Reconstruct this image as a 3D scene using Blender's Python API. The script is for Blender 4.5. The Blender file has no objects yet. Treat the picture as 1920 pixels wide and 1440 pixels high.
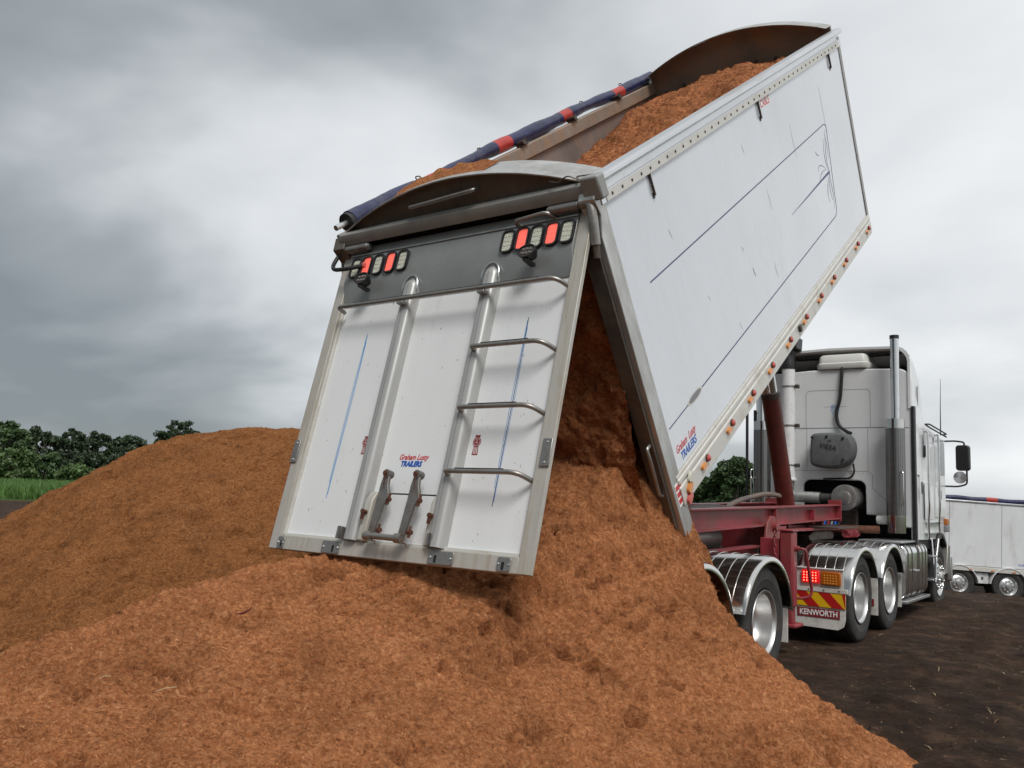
import bpy, bmesh, math, random
import numpy as np
from mathutils import Matrix, Vector

random.seed(7); RNG = np.random.default_rng(11)
scene = bpy.context.scene
COL = scene.collection
rad = math.radians

# ------------------------------------------------------------------ camera
F_PX, CAM = 1641.0, np.array([4.1932, -6.0833, 1.6245])
YAW, PITCH, ROLL = -0.6458, 0.1213, 0.0368
fw = np.array([math.sin(YAW)*math.cos(PITCH), math.cos(YAW)*math.cos(PITCH), math.sin(PITCH)])
r0 = np.array([math.cos(YAW), -math.sin(YAW), 0]); u0 = np.cross(r0, fw)
rt = math.cos(ROLL)*r0 + math.sin(ROLL)*u0; up = -math.sin(ROLL)*r0 + math.cos(ROLL)*u0
cam_d = bpy.data.cameras.new('camera'); cam = bpy.data.objects.new('camera', cam_d); COL.objects.link(cam)
cam.matrix_world = Matrix(((rt[0], up[0], -fw[0], CAM[0]), (rt[1], up[1], -fw[1], CAM[1]), (rt[2], up[2], -fw[2], CAM[2]), (0, 0, 0, 1)))
cam_d.sensor_fit = 'HORIZONTAL'; cam_d.sensor_width = 36; cam_d.lens = F_PX/1920*36
cam_d.clip_start = 0.05; cam_d.clip_end = 3000
scene.camera = cam

def at(px, py, depth):                       # point at a depth along a viewing direction
    return CAM + (fw + rt*(px-960)/F_PX + up*(720-py)/F_PX)*depth

# ------------------------------------------------------------------ light
SUN_EL, SUN_AZ = rad(52), rad(128)           # azimuth clockwise from +Y
sun_dir = Vector((math.sin(SUN_AZ)*math.cos(SUN_EL), math.cos(SUN_AZ)*math.cos(SUN_EL), math.sin(SUN_EL)))
sd = bpy.data.lights.new('sun', 'SUN'); sd.energy = 1.45; sd.angle = rad(22); sd.color = (1.0, 0.98, 0.955)
sun = bpy.data.objects.new('sun', sd); COL.objects.link(sun)
sun.rotation_euler = (-sun_dir).to_track_quat('-Z', 'Y').to_euler()
scene.view_settings.view_transform = 'Standard'; scene.view_settings.look = 'None'
scene.view_settings.gamma = 1; scene.view_settings.exposure = 0.72

w = bpy.data.worlds.new('World'); scene.world = w; w.use_nodes = True
nt = w.node_tree; nt.nodes.clear()
def wn(t, **k):
    n = nt.nodes.new(t)
    for a, b in k.items(): setattr(n, a, b)
    return n
L_ = nt.links.new
out = wn('ShaderNodeOutputWorld'); bg = wn('ShaderNodeBackground'); L_(bg.outputs[0], out.inputs[0])
sky = wn('ShaderNodeTexSky', sky_type='NISHITA', sun_disc=False, sun_elevation=SUN_EL, sun_rotation=SUN_AZ)
tc = wn('ShaderNodeTexCoord')
sep = wn('ShaderNodeSeparateXYZ'); L_(tc.outputs['Generated'], sep.inputs[0])
# clouds lie on a flat layer: project the direction on a plane overhead
zz = wn('ShaderNodeMath', operation='MAXIMUM'); L_(sep.outputs[2], zz.inputs[0]); zz.inputs[1].default_value = 0.0
za = wn('ShaderNodeMath', operation='ADD'); L_(zz.outputs[0], za.inputs[0]); za.inputs[1].default_value = 0.30
dv = wn('ShaderNodeVectorMath', operation='DIVIDE'); cx = wn('ShaderNodeCombineXYZ')
for i in range(3): L_(za.outputs[0], cx.inputs[i])
L_(tc.outputs['Generated'], dv.inputs[0]); L_(cx.outputs[0], dv.inputs[1])
mp = wn('ShaderNodeMapping'); L_(dv.outputs[0], mp.inputs[0]); mp.inputs['Location'].default_value = (0.35, 1.2, 0.0); mp.inputs['Scale'].default_value = (1, 1, 0.4)
n1 = wn('ShaderNodeTexNoise'); n1.inputs['Scale'].default_value = 1.15; n1.inputs['Detail'].default_value = 5; n1.inputs['Roughness'].default_value = 0.47
n1.inputs['Distortion'].default_value = 0.25
L_(mp.outputs[0], n1.inputs[0])
# broad brightening of the layer towards the thin part of the cloud
dot = wn('ShaderNodeVectorMath', operation='DOT_PRODUCT'); L_(tc.outputs['Generated'], dot.inputs[0])
dot.inputs[1].default_value = (0.55, 0.62, 0.45)
m1 = wn('ShaderNodeMath', operation='MULTIPLY_ADD'); L_(dot.outputs['Value'], m1.inputs[0]); m1.inputs[1].default_value = 0.42; L_(n1.outputs[0], m1.inputs[2])
rmp = wn('ShaderNodeValToRGB'); L_(m1.outputs[0], rmp.inputs[0])
cr = rmp.color_ramp; cr.elements[0].position = 0.36; cr.elements[0].color = (0.150, 0.170, 0.183, 1)
cr.elements[1].position = 0.86; cr.elements[1].color = (0.58, 0.595, 0.605, 1)
e = cr.elements.new(0.48); e.color = (0.225, 0.245, 0.258, 1)
e = cr.elements.new(0.63); e.color = (0.415, 0.432, 0.447, 1)
sk = wn('ShaderNodeVectorMath', operation='SCALE'); L_(sky.outputs[0], sk.inputs[0]); sk.inputs['Scale'].default_value = 0.06
mixw = wn('ShaderNodeMixRGB'); mixw.inputs[0].default_value = 0.94; L_(sk.outputs[0], mixw.inputs[1]); L_(rmp.outputs[0], mixw.inputs[2])
L_(mixw.outputs[0], bg.inputs[0]); bg.inputs[1].default_value = 1.0

# ------------------------------------------------------------------ materials
MATS = {}
def mat(name, col, rough=0.5, metal=0.0, var=0.0, vscale=6.0, dirt=None, dirt_amt=0.0, dscale=3.0, bump=0.0, bscale=40.0,
        coat=0.0, emit=None, estr=0.0, spec=0.5, chips=0.0, stretch=(1, 1, 1), trans=0.0, rvar=0.0, bdist=0.02):
    m = bpy.data.materials.new(name); m.use_nodes = True; t = m.node_tree; b = t.nodes['Principled BSDF']; l = t.links.new
    b.inputs['Base Color'].default_value = (*col, 1); b.inputs['Roughness'].default_value = rough; b.inputs['Metallic'].default_value = metal
    b.inputs['Specular IOR Level'].default_value = spec
    b.inputs['Coat Weight'].default_value = coat; b.inputs['Coat Roughness'].default_value = 0.06
    b.inputs['Transmission Weight'].default_value = trans
    if emit: b.inputs['Emission Color'].default_value = (*emit, 1); b.inputs['Emission Strength'].default_value = estr
    tcn = t.nodes.new('ShaderNodeTexCoord'); mpn = t.nodes.new('ShaderNodeMapping'); mpn.inputs['Scale'].default_value = stretch
    l(tcn.outputs['Object'], mpn.inputs[0]); vec = mpn.outputs[0]
    cur = None
    def noise(s, d=5, r=0.6):
        n = t.nodes.new('ShaderNodeTexNoise'); n.inputs['Scale'].default_value = s; n.inputs['Detail'].default_value = d; n.inputs['Roughness'].default_value = r
        l(vec, n.inputs[0]); return n.outputs[0]
    def ramp(v, a, b_, c0=(0, 0, 0, 1), c1=(1, 1, 1, 1)):
        r = t.nodes.new('ShaderNodeValToRGB'); r.color_ramp.elements[0].position = a; r.color_ramp.elements[1].position = b_
        r.color_ramp.elements[0].color = c0; r.color_ramp.elements[1].color = c1; l(v, r.inputs[0]); return r.outputs[0]
    def mix(f, a, b_):
        x = t.nodes.new('ShaderNodeMixRGB')
        (l(f, x.inputs[0]) if not isinstance(f, float) else setattr(x.inputs[0], 'default_value', f))
        (l(a, x.inputs[1]) if not isinstance(a, tuple) else setattr(x.inputs[1], 'default_value', (*a, 1)))
        (l(b_, x.inputs[2]) if not isinstance(b_, tuple) else setattr(x.inputs[2], 'default_value', (*b_, 1)))
        return x.outputs[0]
    if var > 0:
        lo = tuple(max(0, c*(1-var)) for c in col); hi = tuple(min(1, c*(1+var)) for c in col)
        cur = mix(ramp(noise(vscale), 0.3, 0.7), lo, hi)
    if dirt is not None:
        f = ramp(noise(dscale, 8, 0.7), 0.62-dirt_amt*0.35, 0.80-dirt_amt*0.1)
        cur = mix(f, cur if cur is not None else col, dirt)
    if chips > 0:
        f = ramp(noise(38, 3, 0.5), 0.735-chips*0.02, 0.75-chips*0.02)
        cur = mix(f, cur if cur is not None else col, (0.10, 0.095, 0.09))
    if cur is not None: l(cur, b.inputs['Base Color'])
    if rvar > 0:
        mr = t.nodes.new('ShaderNodeMapRange'); l(noise(9, 6, 0.65), mr.inputs[0]); mr.inputs[1].default_value = 0.3; mr.inputs[2].default_value = 0.7
        mr.inputs[3].default_value = max(0.02, rough-rvar); mr.inputs[4].default_value = min(1, rough+rvar); l(mr.outputs[0], b.inputs['Roughness'])
    if bump > 0:
        bn = t.nodes.new('ShaderNodeBump'); bn.inputs['Strength'].default_value = bump; bn.inputs['Distance'].default_value = bdist
        l(noise(bscale, 6, 0.6), bn.inputs['Height']); l(bn.outputs[0], b.inputs['Normal'])
    MATS[name] = m; return m
mat('side_white', (0.585, 0.615, 0.65), 0.16, var=0.05, vscale=0.7, dirt=(0.50, 0.51, 0.52), dirt_amt=0.12, dscale=1.1, coat=0.8, bump=0.30, bscale=0.75, bdist=0.08, stretch=(1, 1, 0.45))
mat('gate_white', (0.725, 0.74, 0.735), 0.34, var=0.03, vscale=2, dirt=(0.64, 0.63, 0.60), dirt_amt=0.06, dscale=3.2, coat=0.25, chips=0.2, stretch=(1.6, 1, 0.5), bump=0.05, bscale=3)
mat('cab_white', (0.69, 0.70, 0.70), 0.28, var=0.03, vscale=2, coat=0.4)
mat('alloy', (0.50, 0.50, 0.48), 0.42, 0.75, var=0.16, vscale=5, dirt=(0.27, 0.245, 0.21), dirt_amt=0.45, dscale=4, bump=0.12, bscale=30, stretch=(1, 1, 0.3), rvar=0.12)
mat('alloy_dull', (0.27, 0.27, 0.255), 0.5, 0.15, var=0.15, vscale=4, dirt=(0.34, 0.31, 0.26), dirt_amt=0.3, dscale=5, bump=0.06, bscale=20)
mat('rib_alloy', (0.43, 0.43, 0.415), 0.42, 0.35, var=0.08, vscale=4, dirt=(0.34, 0.32, 0.28), dirt_amt=0.25, dscale=5, stretch=(3, 1, 0.3))
mat('lever_grey', (0.17, 0.165, 0.155), 0.5, 0.35, var=0.2, vscale=12, dirt=(0.12, 0.07, 0.04), dirt_amt=0.3, dscale=9)
mat('alloy_bright', (0.62, 0.63, 0.64), 0.32, 0.9, var=0.10, vscale=3, dirt=(0.40, 0.37, 0.33), dirt_amt=0.25, dscale=4, bump=0.05, bscale=14, stretch=(1, 0.12, 1))
mat('alloy_beige', (0.50, 0.485, 0.44), 0.55, 0.25, var=0.14, vscale=5, dirt=(0.31, 0.26, 0.19), dirt_amt=0.55, dscale=5, bump=0.15, bscale=30, stretch=(4, 1, 0.35))
mat('sill_cream', (0.60, 0.585, 0.54), 0.42, 0.15, var=0.08, vscale=4, dirt=(0.40, 0.36, 0.30), dirt_amt=0.4, dscale=4)
mat('bronze', (0.13, 0.115, 0.10), 0.45, 0.45, var=0.25, vscale=3, dirt=(0.20, 0.16, 0.12), dirt_amt=0.4, dscale=5, bump=0.1, bscale=20)
mat('inner_wall', (0.23, 0.20, 0.185), 0.6, 0.3, var=0.25, vscale=2, dirt=(0.30, 0.19, 0.12), dirt_amt=0.5, dscale=4, bump=0.15, bscale=20)
mat('band_grey', (0.27, 0.28, 0.272), 0.38, 0.35, var=0.12, vscale=2.5, dirt=(0.24, 0.23, 0.20), dirt_amt=0.25, dscale=5, chips=0.0, bump=0.06, bscale=20)
mat('rail_brown', (0.30, 0.25, 0.21), 0.55, 0.35, var=0.2, vscale=5, dirt=(0.40, 0.24, 0.13), dirt_amt=0.5, dscale=6, bump=0.15, bscale=25)
mat('tarp_navy', (0.014, 0.018, 0.065), 0.36, var=0.3, vscale=5, dirt=(0.085, 0.08, 0.095), dirt_amt=0.3, dscale=4, bump=0.5, bscale=9)
mat('tarp_red', (0.40, 0.03, 0.02), 0.4, var=0.2, vscale=5, bump=0.4, bscale=9)
mat('chassis_red', (0.26, 0.030, 0.040), 0.42, var=0.22, vscale=4, dirt=(0.17, 0.075, 0.055), dirt_amt=0.55, dscale=3.5, bump=0.08, bscale=30)
mat('hoist_red', (0.13, 0.022, 0.016), 0.42, var=0.3, vscale=3, dirt=(0.05, 0.02, 0.015), dirt_amt=0.6, dscale=2)
mat('rubber', (0.022, 0.022, 0.022), 0.78, var=0.3, vscale=8, dirt=(0.055, 0.045, 0.037), dirt_amt=0.55, dscale=6, bump=0.15, bscale=60)
mat('rim_alloy', (0.60, 0.60, 0.59), 0.36, 0.92, var=0.05, vscale=3)
mat('stainless', (0.58, 0.57, 0.55), 0.13, 1.0, var=0.05, vscale=3, dirt=(0.46, 0.44, 0.41), dirt_amt=0.05, dscale=3)
mat('polished', (0.70, 0.70, 0.70), 0.2, 1.0, var=0.04, vscale=5, rvar=0.05)
mat('steel_dark', (0.10, 0.09, 0.08), 0.5, 0.6, var=0.3, vscale=12, dirt=(0.10, 0.045, 0.025), dirt_amt=0.5, dscale=9, bump=0.1, bscale=50)
mat('steel_grey', (0.33, 0.32, 0.30), 0.42, 0.8, var=0.15, vscale=9, dirt=(0.16, 0.13, 0.10), dirt_amt=0.4, dscale=9)
mat('rust', (0.10, 0.035, 0.018), 0.85, 0.1, var=0.4, vscale=20, bump=0.3, bscale=80)
mat('black_plastic', (0.016, 0.016, 0.017), 0.5, var=0.3, vscale=6)
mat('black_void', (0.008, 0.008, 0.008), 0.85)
mat('shaded_interior', (0.020, 0.020, 0.021), 0.7, var=0.3, vscale=4)
mat('lens_red', (0.60, 0.08, 0.06), 0.2, emit=(1.0, 0.17, 0.12), estr=0.42, bump=0.4, bscale=70, coat=0.3)
mat('lens_clear', (0.60, 0.60, 0.50), 0.25, var=0.15, vscale=60, bump=0.5, bscale=80, coat=0.3)
mat('lens_amber', (0.62, 0.22, 0.03), 0.25, var=0.15, vscale=60, coat=0.3)
mat('lens_red_off', (0.50, 0.085, 0.07), 0.2, coat=0.4)
mat('led_red', (0.6, 0.02, 0.02), 0.3, emit=(1.0, 0.10, 0.06), estr=4.5)
mat('led_amber', (0.75, 0.38, 0.08), 0.3)
mat('tail_red', (0.20, 0.005, 0.006), 0.25, emit=(1.0, 0.01, 0.012), estr=0.35, coat=0.4)
mat('tail_amber', (0.42, 0.11, 0.008), 0.25, coat=0.4)
mat('print_red', (0.55, 0.03, 0.04), 0.4)
mat('print_maroon', (0.22, 0.025, 0.03), 0.4)
mat('print_blue', (0.01, 0.09, 0.42), 0.4)
mat('print_skyblue', (0.06, 0.26, 0.55), 0.4)
mat('print_navy', (0.018, 0.025, 0.11), 0.4)
mat('print_black', (0.012, 0.012, 0.015), 0.5)
mat('print_white', (0.78, 0.78, 0.76), 0.45)
mat('print_grey', (0.20, 0.20, 0.21), 0.5)
mat('badge_red', (0.24, 0.025, 0.027), 0.45, var=0.15, vscale=30)
mat('chev_yellow', (0.72, 0.42, 0.01), 0.4, var=0.06, vscale=20)
mat('chev_red', (0.42, 0.012, 0.012), 0.4, var=0.06, vscale=20)
mat('flap_white', (0.62, 0.60, 0.56), 0.55, var=0.1, vscale=6, dirt=(0.32, 0.28, 0.23), dirt_amt=0.4, dscale=5)
mat('cover_grey', (0.105, 0.108, 0.112), 0.75, var=0.2, vscale=5, bump=0.45, bscale=7)
mat('pipe_white', (0.74, 0.74, 0.73), 0.35, var=0.05, vscale=6, dirt=(0.45, 0.42, 0.38), dirt_amt=0.3, dscale=6)
mat('ac_cream', (0.66, 0.66, 0.62), 0.45, var=0.05, vscale=6)
mat('glass_dark', (0.02, 0.022, 0.025), 0.04, spec=0.8)
mat('far_white', (0.66, 0.67, 0.67), 0.45, var=0.06, vscale=1.5, dirt=(0.45, 0.43, 0.41), dirt_amt=0.3, dscale=2, stretch=(1, 1, 0.4))
mat('leaf_dark', (0.030, 0.050, 0.020), 0.6, var=0.45, vscale=0.6)
mat('leaf_mid', (0.048, 0.085, 0.026), 0.6, var=0.45, vscale=0.6)
mat('leaf_light', (0.075, 0.125, 0.036), 0.6, var=0.4, vscale=0.6)
mat('trunk_grey', (0.17, 0.15, 0.13), 0.85, var=0.3, vscale=3, bump=0.3, bscale=12)
mat('grass_green', (0.075, 0.15, 0.03), 0.65, var=0.4, vscale=0.2)
mat('straw', (0.55, 0.42, 0.24), 0.7, var=0.25, vscale=2)
mat('leaf_red', (0.10, 0.015, 0.012), 0.5)
# perforated heat shield
def mat_perf():
    m = mat('perforated', (0.34, 0.33, 0.32), 0.30, 0.95); t = m.node_tree; b = t.nodes['Principled BSDF']; l = t.links.new
    tcn = [n for n in t.nodes if n.type == 'TEX_COORD'][0]
    v = t.nodes.new('ShaderNodeTexVoronoi'); v.inputs['Scale'].default_value = 62; v.inputs['Randomness'].default_value = 0.0
    l(tcn.outputs['Object'], v.inputs['Vector'])
    r = t.nodes.new('ShaderNodeValToRGB'); r.color_ramp.elements[0].position = 0.36; r.color_ramp.elements[1].position = 0.42
    r.color_ramp.elements[0].color = (0.03, 0.03, 0.03, 1); r.color_ramp.elements[1].color = (0.30, 0.295, 0.29, 1)
    l(v.outputs['Distance'], r.inputs[0]); l(r.outputs[0], b.inputs['Base Color'])
mat_perf()
# loose bark fibre: colour from three scales of noise, fine relief
def mat_bark(name, dark, mid, pale, sat_scale=1.0, bstr=0.9):
    m = bpy.data.materials.new(name); m.use_nodes = True; t = m.node_tree; b = t.nodes['Principled BSDF']; l = t.links.new
    b.inputs['Roughness'].default_value = 0.95; b.inputs['Specular IOR Level'].default_value = 0.12
    tcn = t.nodes.new('ShaderNodeTexCoord'); vec = tcn.outputs['Object']
    def noise(s, d, r, st=(1, 1, 1)):
        mpn = t.nodes.new('ShaderNodeMapping'); mpn.inputs['Scale'].default_value = st; l(vec, mpn.inputs[0])
        n = t.nodes.new('ShaderNodeTexNoise'); n.inputs['Scale'].default_value = s; n.inputs['Detail'].default_value = d; n.inputs['Roughness'].default_value = r; n.inputs['Distortion'].default_value = 0.6
        l(mpn.outputs[0], n.inputs[0]); return n.outputs[0]
    def ramp(v, stops):
        r = t.nodes.new('ShaderNodeValToRGB'); el = r.color_ramp.elements
        el[0].position, el[0].color = stops[0][0], (*stops[0][1], 1); el[1].position, el[1].color = stops[-1][0], (*stops[-1][1], 1)
        for p, c in stops[1:-1]:
            q = el.new(p); q.color = (*c, 1)
        l(v, r.inputs[0]); return r.outputs[0]
    big = ramp(noise(1.6, 7, 0.68), [(0.28, (0.62, 0.58, 0.56)), (0.5, (1.0, 1.0, 1.0)), (0.74, (1.22, 1.2, 1.22))])
    fine = ramp(noise(30, 8, 0.78), [(0.30, dark), (0.49, mid), (0.70, pale)])
    fib = ramp(noise(75, 4, 0.7, (0.35, 1, 1)), [(0.3, (0.62,)*3), (0.7, (1.28, 1.25, 1.18))])
    dark_pits = ramp(noise(7.0, 8, 0.75), [(0.60, (1.0, 1.0, 1.0)), (0.70, (0.50, 0.46, 0.44))])  # dark bark bits, plus the shade of pits put into the colour
    pale_ = ramp(noise(1.1, 9, 0.72), [(0.60, (1.0, 1.0, 1.0)), (0.76, (1.30, 1.42, 1.60))])
    def mul(a, c):
        x = t.nodes.new('ShaderNodeMixRGB'); x.blend_type = 'MULTIPLY'; x.inputs[0].default_value = 1; l(a, x.inputs[1]); l(c, x.inputs[2]); return x.outputs[0]
    l(mul(mul(mul(mul(fine, big), fib), dark_pits), pale_), b.inputs['Base Color'])
    b1 = t.nodes.new('ShaderNodeBump'); b1.inputs['Strength'].default_value = bstr; b1.inputs['Distance'].default_value = 0.03; l(noise(30, 10, 0.8), b1.inputs['Height'])
    b2 = t.nodes.new('ShaderNodeBump'); b2.inputs['Strength'].default_value = bstr*0.8; b2.inputs['Distance'].default_value = 0.012; l(noise(110, 5, 0.7, (0.4, 1, 1)), b2.inputs['Height'])
    l(b1.outputs[0], b2.inputs['Normal']); l(b2.outputs[0], b.inputs['Normal'])
    MATS[name] = m
mat_bark('bark_fresh', (0.13, 0.042, 0.016), (0.43, 0.165, 0.066), (0.66, 0.33, 0.16))
mat_bark('bark_old', (0.075, 0.026, 0.009), (0.265, 0.104, 0.036), (0.42, 0.20, 0.08))
mat_bark('bark_load', (0.13, 0.042, 0.016), (0.44, 0.165, 0.068), (0.64, 0.31, 0.15))
def mat_fibre(name, cols):
    m = bpy.data.materials.new(name); m.use_nodes = True; t = m.node_tree; b = t.nodes['Principled BSDF']
    b.inputs['Roughness'].default_value = 0.9; b.inputs['Specular IOR Level'].default_value = 0.15
    a = t.nodes.new('ShaderNodeAttribute'); a.attribute_name = 'tone'
    r = t.nodes.new('ShaderNodeValToRGB'); el = r.color_ramp.elements
    el[0].color = (*cols[0], 1); el[1].color = (*cols[-1], 1)
    for i, c in enumerate(cols[1:-1]):
        q = el.new((i+1)/(len(cols)-1)); q.color = (*c, 1)
    t.links.new(a.outputs['Fac'], r.inputs[0]); t.links.new(r.outputs[0], b.inputs['Base Color']); MATS[name] = m
mat_fibre('fibre_fresh', [(0.10, 0.032, 0.012), (0.34, 0.125, 0.048), (0.46, 0.18, 0.072), (0.66, 0.34, 0.16)])
mat_fibre('fibre_old', [(0.10, 0.034, 0.012), (0.24, 0.092, 0.03), (0.31, 0.125, 0.042), (0.46, 0.24, 0.10)])
mat_fibre('fibre_load', [(0.11, 0.034, 0.015), (0.30, 0.10, 0.042), (0.38, 0.145, 0.062), (0.5, 0.24, 0.11)])
mat_fibre('litter', [(0.02, 0.013, 0.009), (0.06, 0.035, 0.02), (0.16, 0.09, 0.05), (0.5, 0.38, 0.24)])
def mat_ground():
    m = bpy.data.materials.new('ground_soil'); m.use_nodes = True; t = m.node_tree; b = t.nodes['Principled BSDF']; l = t.links.new
    b.inputs['Roughness'].default_value = 0.93; b.inputs['Specular IOR Level'].default_value = 0.15
    g = t.nodes.new('ShaderNodeNewGeometry'); vec = g.outputs['Position']
    def noise(s, d, r, st=(1, 1, 1)):
        mpn = t.nodes.new('ShaderNodeMapping'); mpn.inputs['Scale'].default_value = st; l(vec, mpn.inputs[0])
        n = t.nodes.new('ShaderNodeTexNoise'); n.inputs['Scale'].default_value = s; n.inputs['Detail'].default_value = d; n.inputs['Roughness'].default_value = r
        l(mpn.outputs[0], n.inputs[0]); return n.outputs[0]
    def ramp(v, stops):
        r = t.nodes.new('ShaderNodeValToRGB'); el = r.color_ramp.elements
        el[0].position, el[0].color = stops[0][0], (*stops[0][1], 1); el[1].position, el[1].color = stops[-1][0], (*stops[-1][1], 1)
        for p, c in stops[1:-1]:
            q = el.new(p); q.color = (*c, 1)
        l(v, r.inputs[0]); return r.outputs[0]
    soil = ramp(noise(3.0, 10, 0.72), [(0.32, (0.016, 0.0095, 0.0065)), (0.52, (0.042, 0.025, 0.0165)), (0.72, (0.105, 0.064, 0.041))])
    patch = ramp(noise(0.35, 5, 0.6, (1, 0.45, 1)), [(0.35, (0.75,)*3), (0.7, (1.55, 1.5, 1.4))])
    x = t.nodes.new('ShaderNodeMixRGB'); x.blend_type = 'MULTIPLY'; x.inputs[0].default_value = 1; l(soil, x.inputs[1]); l(patch, x.inputs[2])
    # far paddock beyond the yard is grass
    dist = t.nodes.new('ShaderNodeVectorMath'); dist.operation = 'DISTANCE'; l(vec, dist.inputs[0]); dist.inputs[1].default_value = (4, -6, 0)
    nn = t.nodes.new('ShaderNodeMath'); nn.operation = 'MULTIPLY_ADD'; l(noise(0.08, 4, 0.6), nn.inputs[0]); nn.inputs[1].default_value = 22; l(dist.outputs['Value'], nn.inputs[2])
    fr = ramp(nn.outputs[0], [(0, (0, 0, 0)), (1, (1, 1, 1))])
    mr = t.nodes.new('ShaderNodeMapRange'); l(nn.outputs[0], mr.inputs[0]); mr.inputs[1].default_value = 66; mr.inputs[2].default_value = 71
    gr = ramp(noise(0.6, 6, 0.65), [(0.3, (0.035, 0.07, 0.016)), (0.7, (0.085, 0.15, 0.035))])
    y = t.nodes.new('ShaderNodeMixRGB'); l(mr.outputs[0], y.inputs[0]); l(x.outputs[0], y.inputs[1]); l(gr, y.inputs[2]); l(y.outputs[0], b.inputs['Base Color'])
    b1 = t.nodes.new('ShaderNodeBump'); b1.inputs['Strength'].default_value = 1.0; b1.inputs['Distance'].default_value = 0.05; l(noise(14, 10, 0.75), b1.inputs['Height']); l(b1.outputs[0], b.inputs['Normal'])
    MATS['ground_soil'] = m
mat_ground()

# ------------------------------------------------------------------ helpers
I4 = Matrix.Identity(4)
def T(x, y, z): return Matrix.Translation((x, y, z))
def RX(a): return Matrix.Rotation(a, 4, 'X')
def RY(a): return Matrix.Rotation(a, 4, 'Y')
def RZ(a): return Matrix.Rotation(a, 4, 'Z')
def thing(name, label, cat, loc=(0, 0, 0), group=None):
    o = bpy.data.objects.new(name, None); COL.objects.link(o); o.location = loc; o.empty_display_size = 0.2
    o['label'] = label; o['category'] = cat
    if group: o['group'] = group
    o['_M'] = 0; WORLD[o.name] = T(*loc); del o['_M']
    return o
WORLD = {}
def link(name, me, M, parent=None, bevel=0.0, segs=2):
    o = bpy.data.objects.new(name, me); COL.objects.link(o)
    if parent is not None:
        o.parent = parent; o.matrix_parent_inverse = WORLD[parent.name].inverted()
    o.matrix_basis = M; WORLD[o.name] = M.copy()
    if bevel > 0:
        md = o.modifiers.new('bevel', 'BEVEL'); md.width = bevel; md.segments = segs; md.limit_method = 'ANGLE'; md.angle_limit = rad(40)
    return o
def tag(o, label=None, cat=None, group=None, kind=None):
    if label: o['label'] = label
    if cat: o['category'] = cat
    if group: o['group'] = group
    if kind: o['kind'] = kind
    return o
class MB:
    def __init__(s): s.v = []; s.f = []
    def add(s, vs, fs):
        n = len(s.v); s.v += [tuple(map(float, q)) for q in vs]; s.f += [tuple(i+n for i in f) for f in fs]; return s
    def box(s, x0, x1, y0, y1, z0, z1):
        return s.add([(x0, y0, z0), (x1, y0, z0), (x1, y1, z0), (x0, y1, z0), (x0, y0, z1), (x1, y0, z1), (x1, y1, z1), (x0, y1, z1)],
                     [(0, 3, 2, 1), (4, 5, 6, 7), (0, 1, 5, 4), (1, 2, 6, 5), (2, 3, 7, 6), (3, 0, 4, 7)])
    def prism(s, pts, a0, a1, axis):            # polygon (counter-clockwise in the two other axes) extruded along axis
        n = len(pts)
        def mk(p, a):
            return (a, p[0], p[1]) if axis == 'x' else (p[0], a, p[1]) if axis == 'y' else (p[0], p[1], a)
        vs = [mk(p, a0) for p in pts] + [mk(p, a1) for p in pts]
        fs = [tuple(range(n))[::-1], tuple(range(n, 2*n))] + [(i, (i+1) % n, n+(i+1) % n, n+i) for i in range(n)]
        return s.add(vs, fs)
    def tube(s, path, r, seg=10, cap=True):
        P = [Vector(p) for p in path]; n = len(P); rs = r if isinstance(r, (list, tuple)) else [r]*n
        vs = []; nrm = None
        for i, p in enumerate(P):
            d = (P[min(i+1, n-1)]-P[max(i-1, 0)]).normalized()
            if nrm is None:
                nrm = d.orthogonal().normalized()
            nrm = (nrm - d*nrm.dot(d)); nrm = nrm.normalized() if nrm.length > 1e-6 else d.orthogonal().normalized()
            b = d.cross(nrm)
            for k in range(seg):
                a = 2*math.pi*k/seg; vs.append(p + (nrm*math.cos(a)+b*math.sin(a))*rs[i])
        fs = [(i*seg+k, i*seg+(k+1) % seg, (i+1)*seg+(k+1) % seg, (i+1)*seg+k) for i in range(n-1) for k in range(seg)]
        if cap: fs += [tuple(range(seg))[::-1], tuple(range((n-1)*seg, n*seg))]
        return s.add(vs, fs)
    def lathe(s, prof, seg=48, axis='x', mod=None):     # prof: (axial, radius); closed ring surface
        vs = []
        for j in range(seg):
            a = 2*math.pi*j/seg; c, q = math.cos(a), math.sin(a)
            for i, (h, r) in enumerate(prof):
                if mod: r = mod(i, j, r)
                vs.append((h, r*c, r*q) if axis == 'x' else (r*c, r*q, h) if axis == 'z' else (r*q, h, r*c))
        n = len(prof)
        return s.add(vs, [(j*n+i, j*n+i+1, ((j+1) % seg)*n+i+1, ((j+1) % seg)*n+i) for j in range(seg) for i in range(n-1)])
    def mesh(s, name, m, smooth=35):
        me = bpy.data.meshes.new(name); me.from_pydata(s.v, [], s.f); me.validate()
        bm = bmesh.new(); bm.from_mesh(me); bmesh.ops.recalc_face_normals(bm, faces=bm.faces); bm.to_mesh(me); bm.free()
        for q in (m if isinstance(m, (list, tuple)) else [m]): me.materials.append(MATS[q])
        if smooth:
            me.shade_smooth(); me.set_sharp_from_angle(angle=rad(smooth))
        return me
    def build(s, name, m, M=I4, parent=None, bevel=0.0, smooth=35):
        return link(name, s.mesh(name, m, smooth), M, parent, bevel)
def box(name, m, x0, x1, y0, y1, z0, z1, M=I4, parent=None, bevel=0.004):
    return MB().box(min(x0, x1), max(x0, x1), min(y0, y1), max(y0, y1), min(z0, z1), max(z0, z1)).build(name, m, M, parent, bevel)
def tube(name, m, path, r, M=I4, parent=None, seg=10): return MB().tube(path, r, seg).build(name, m, M, parent)
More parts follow.
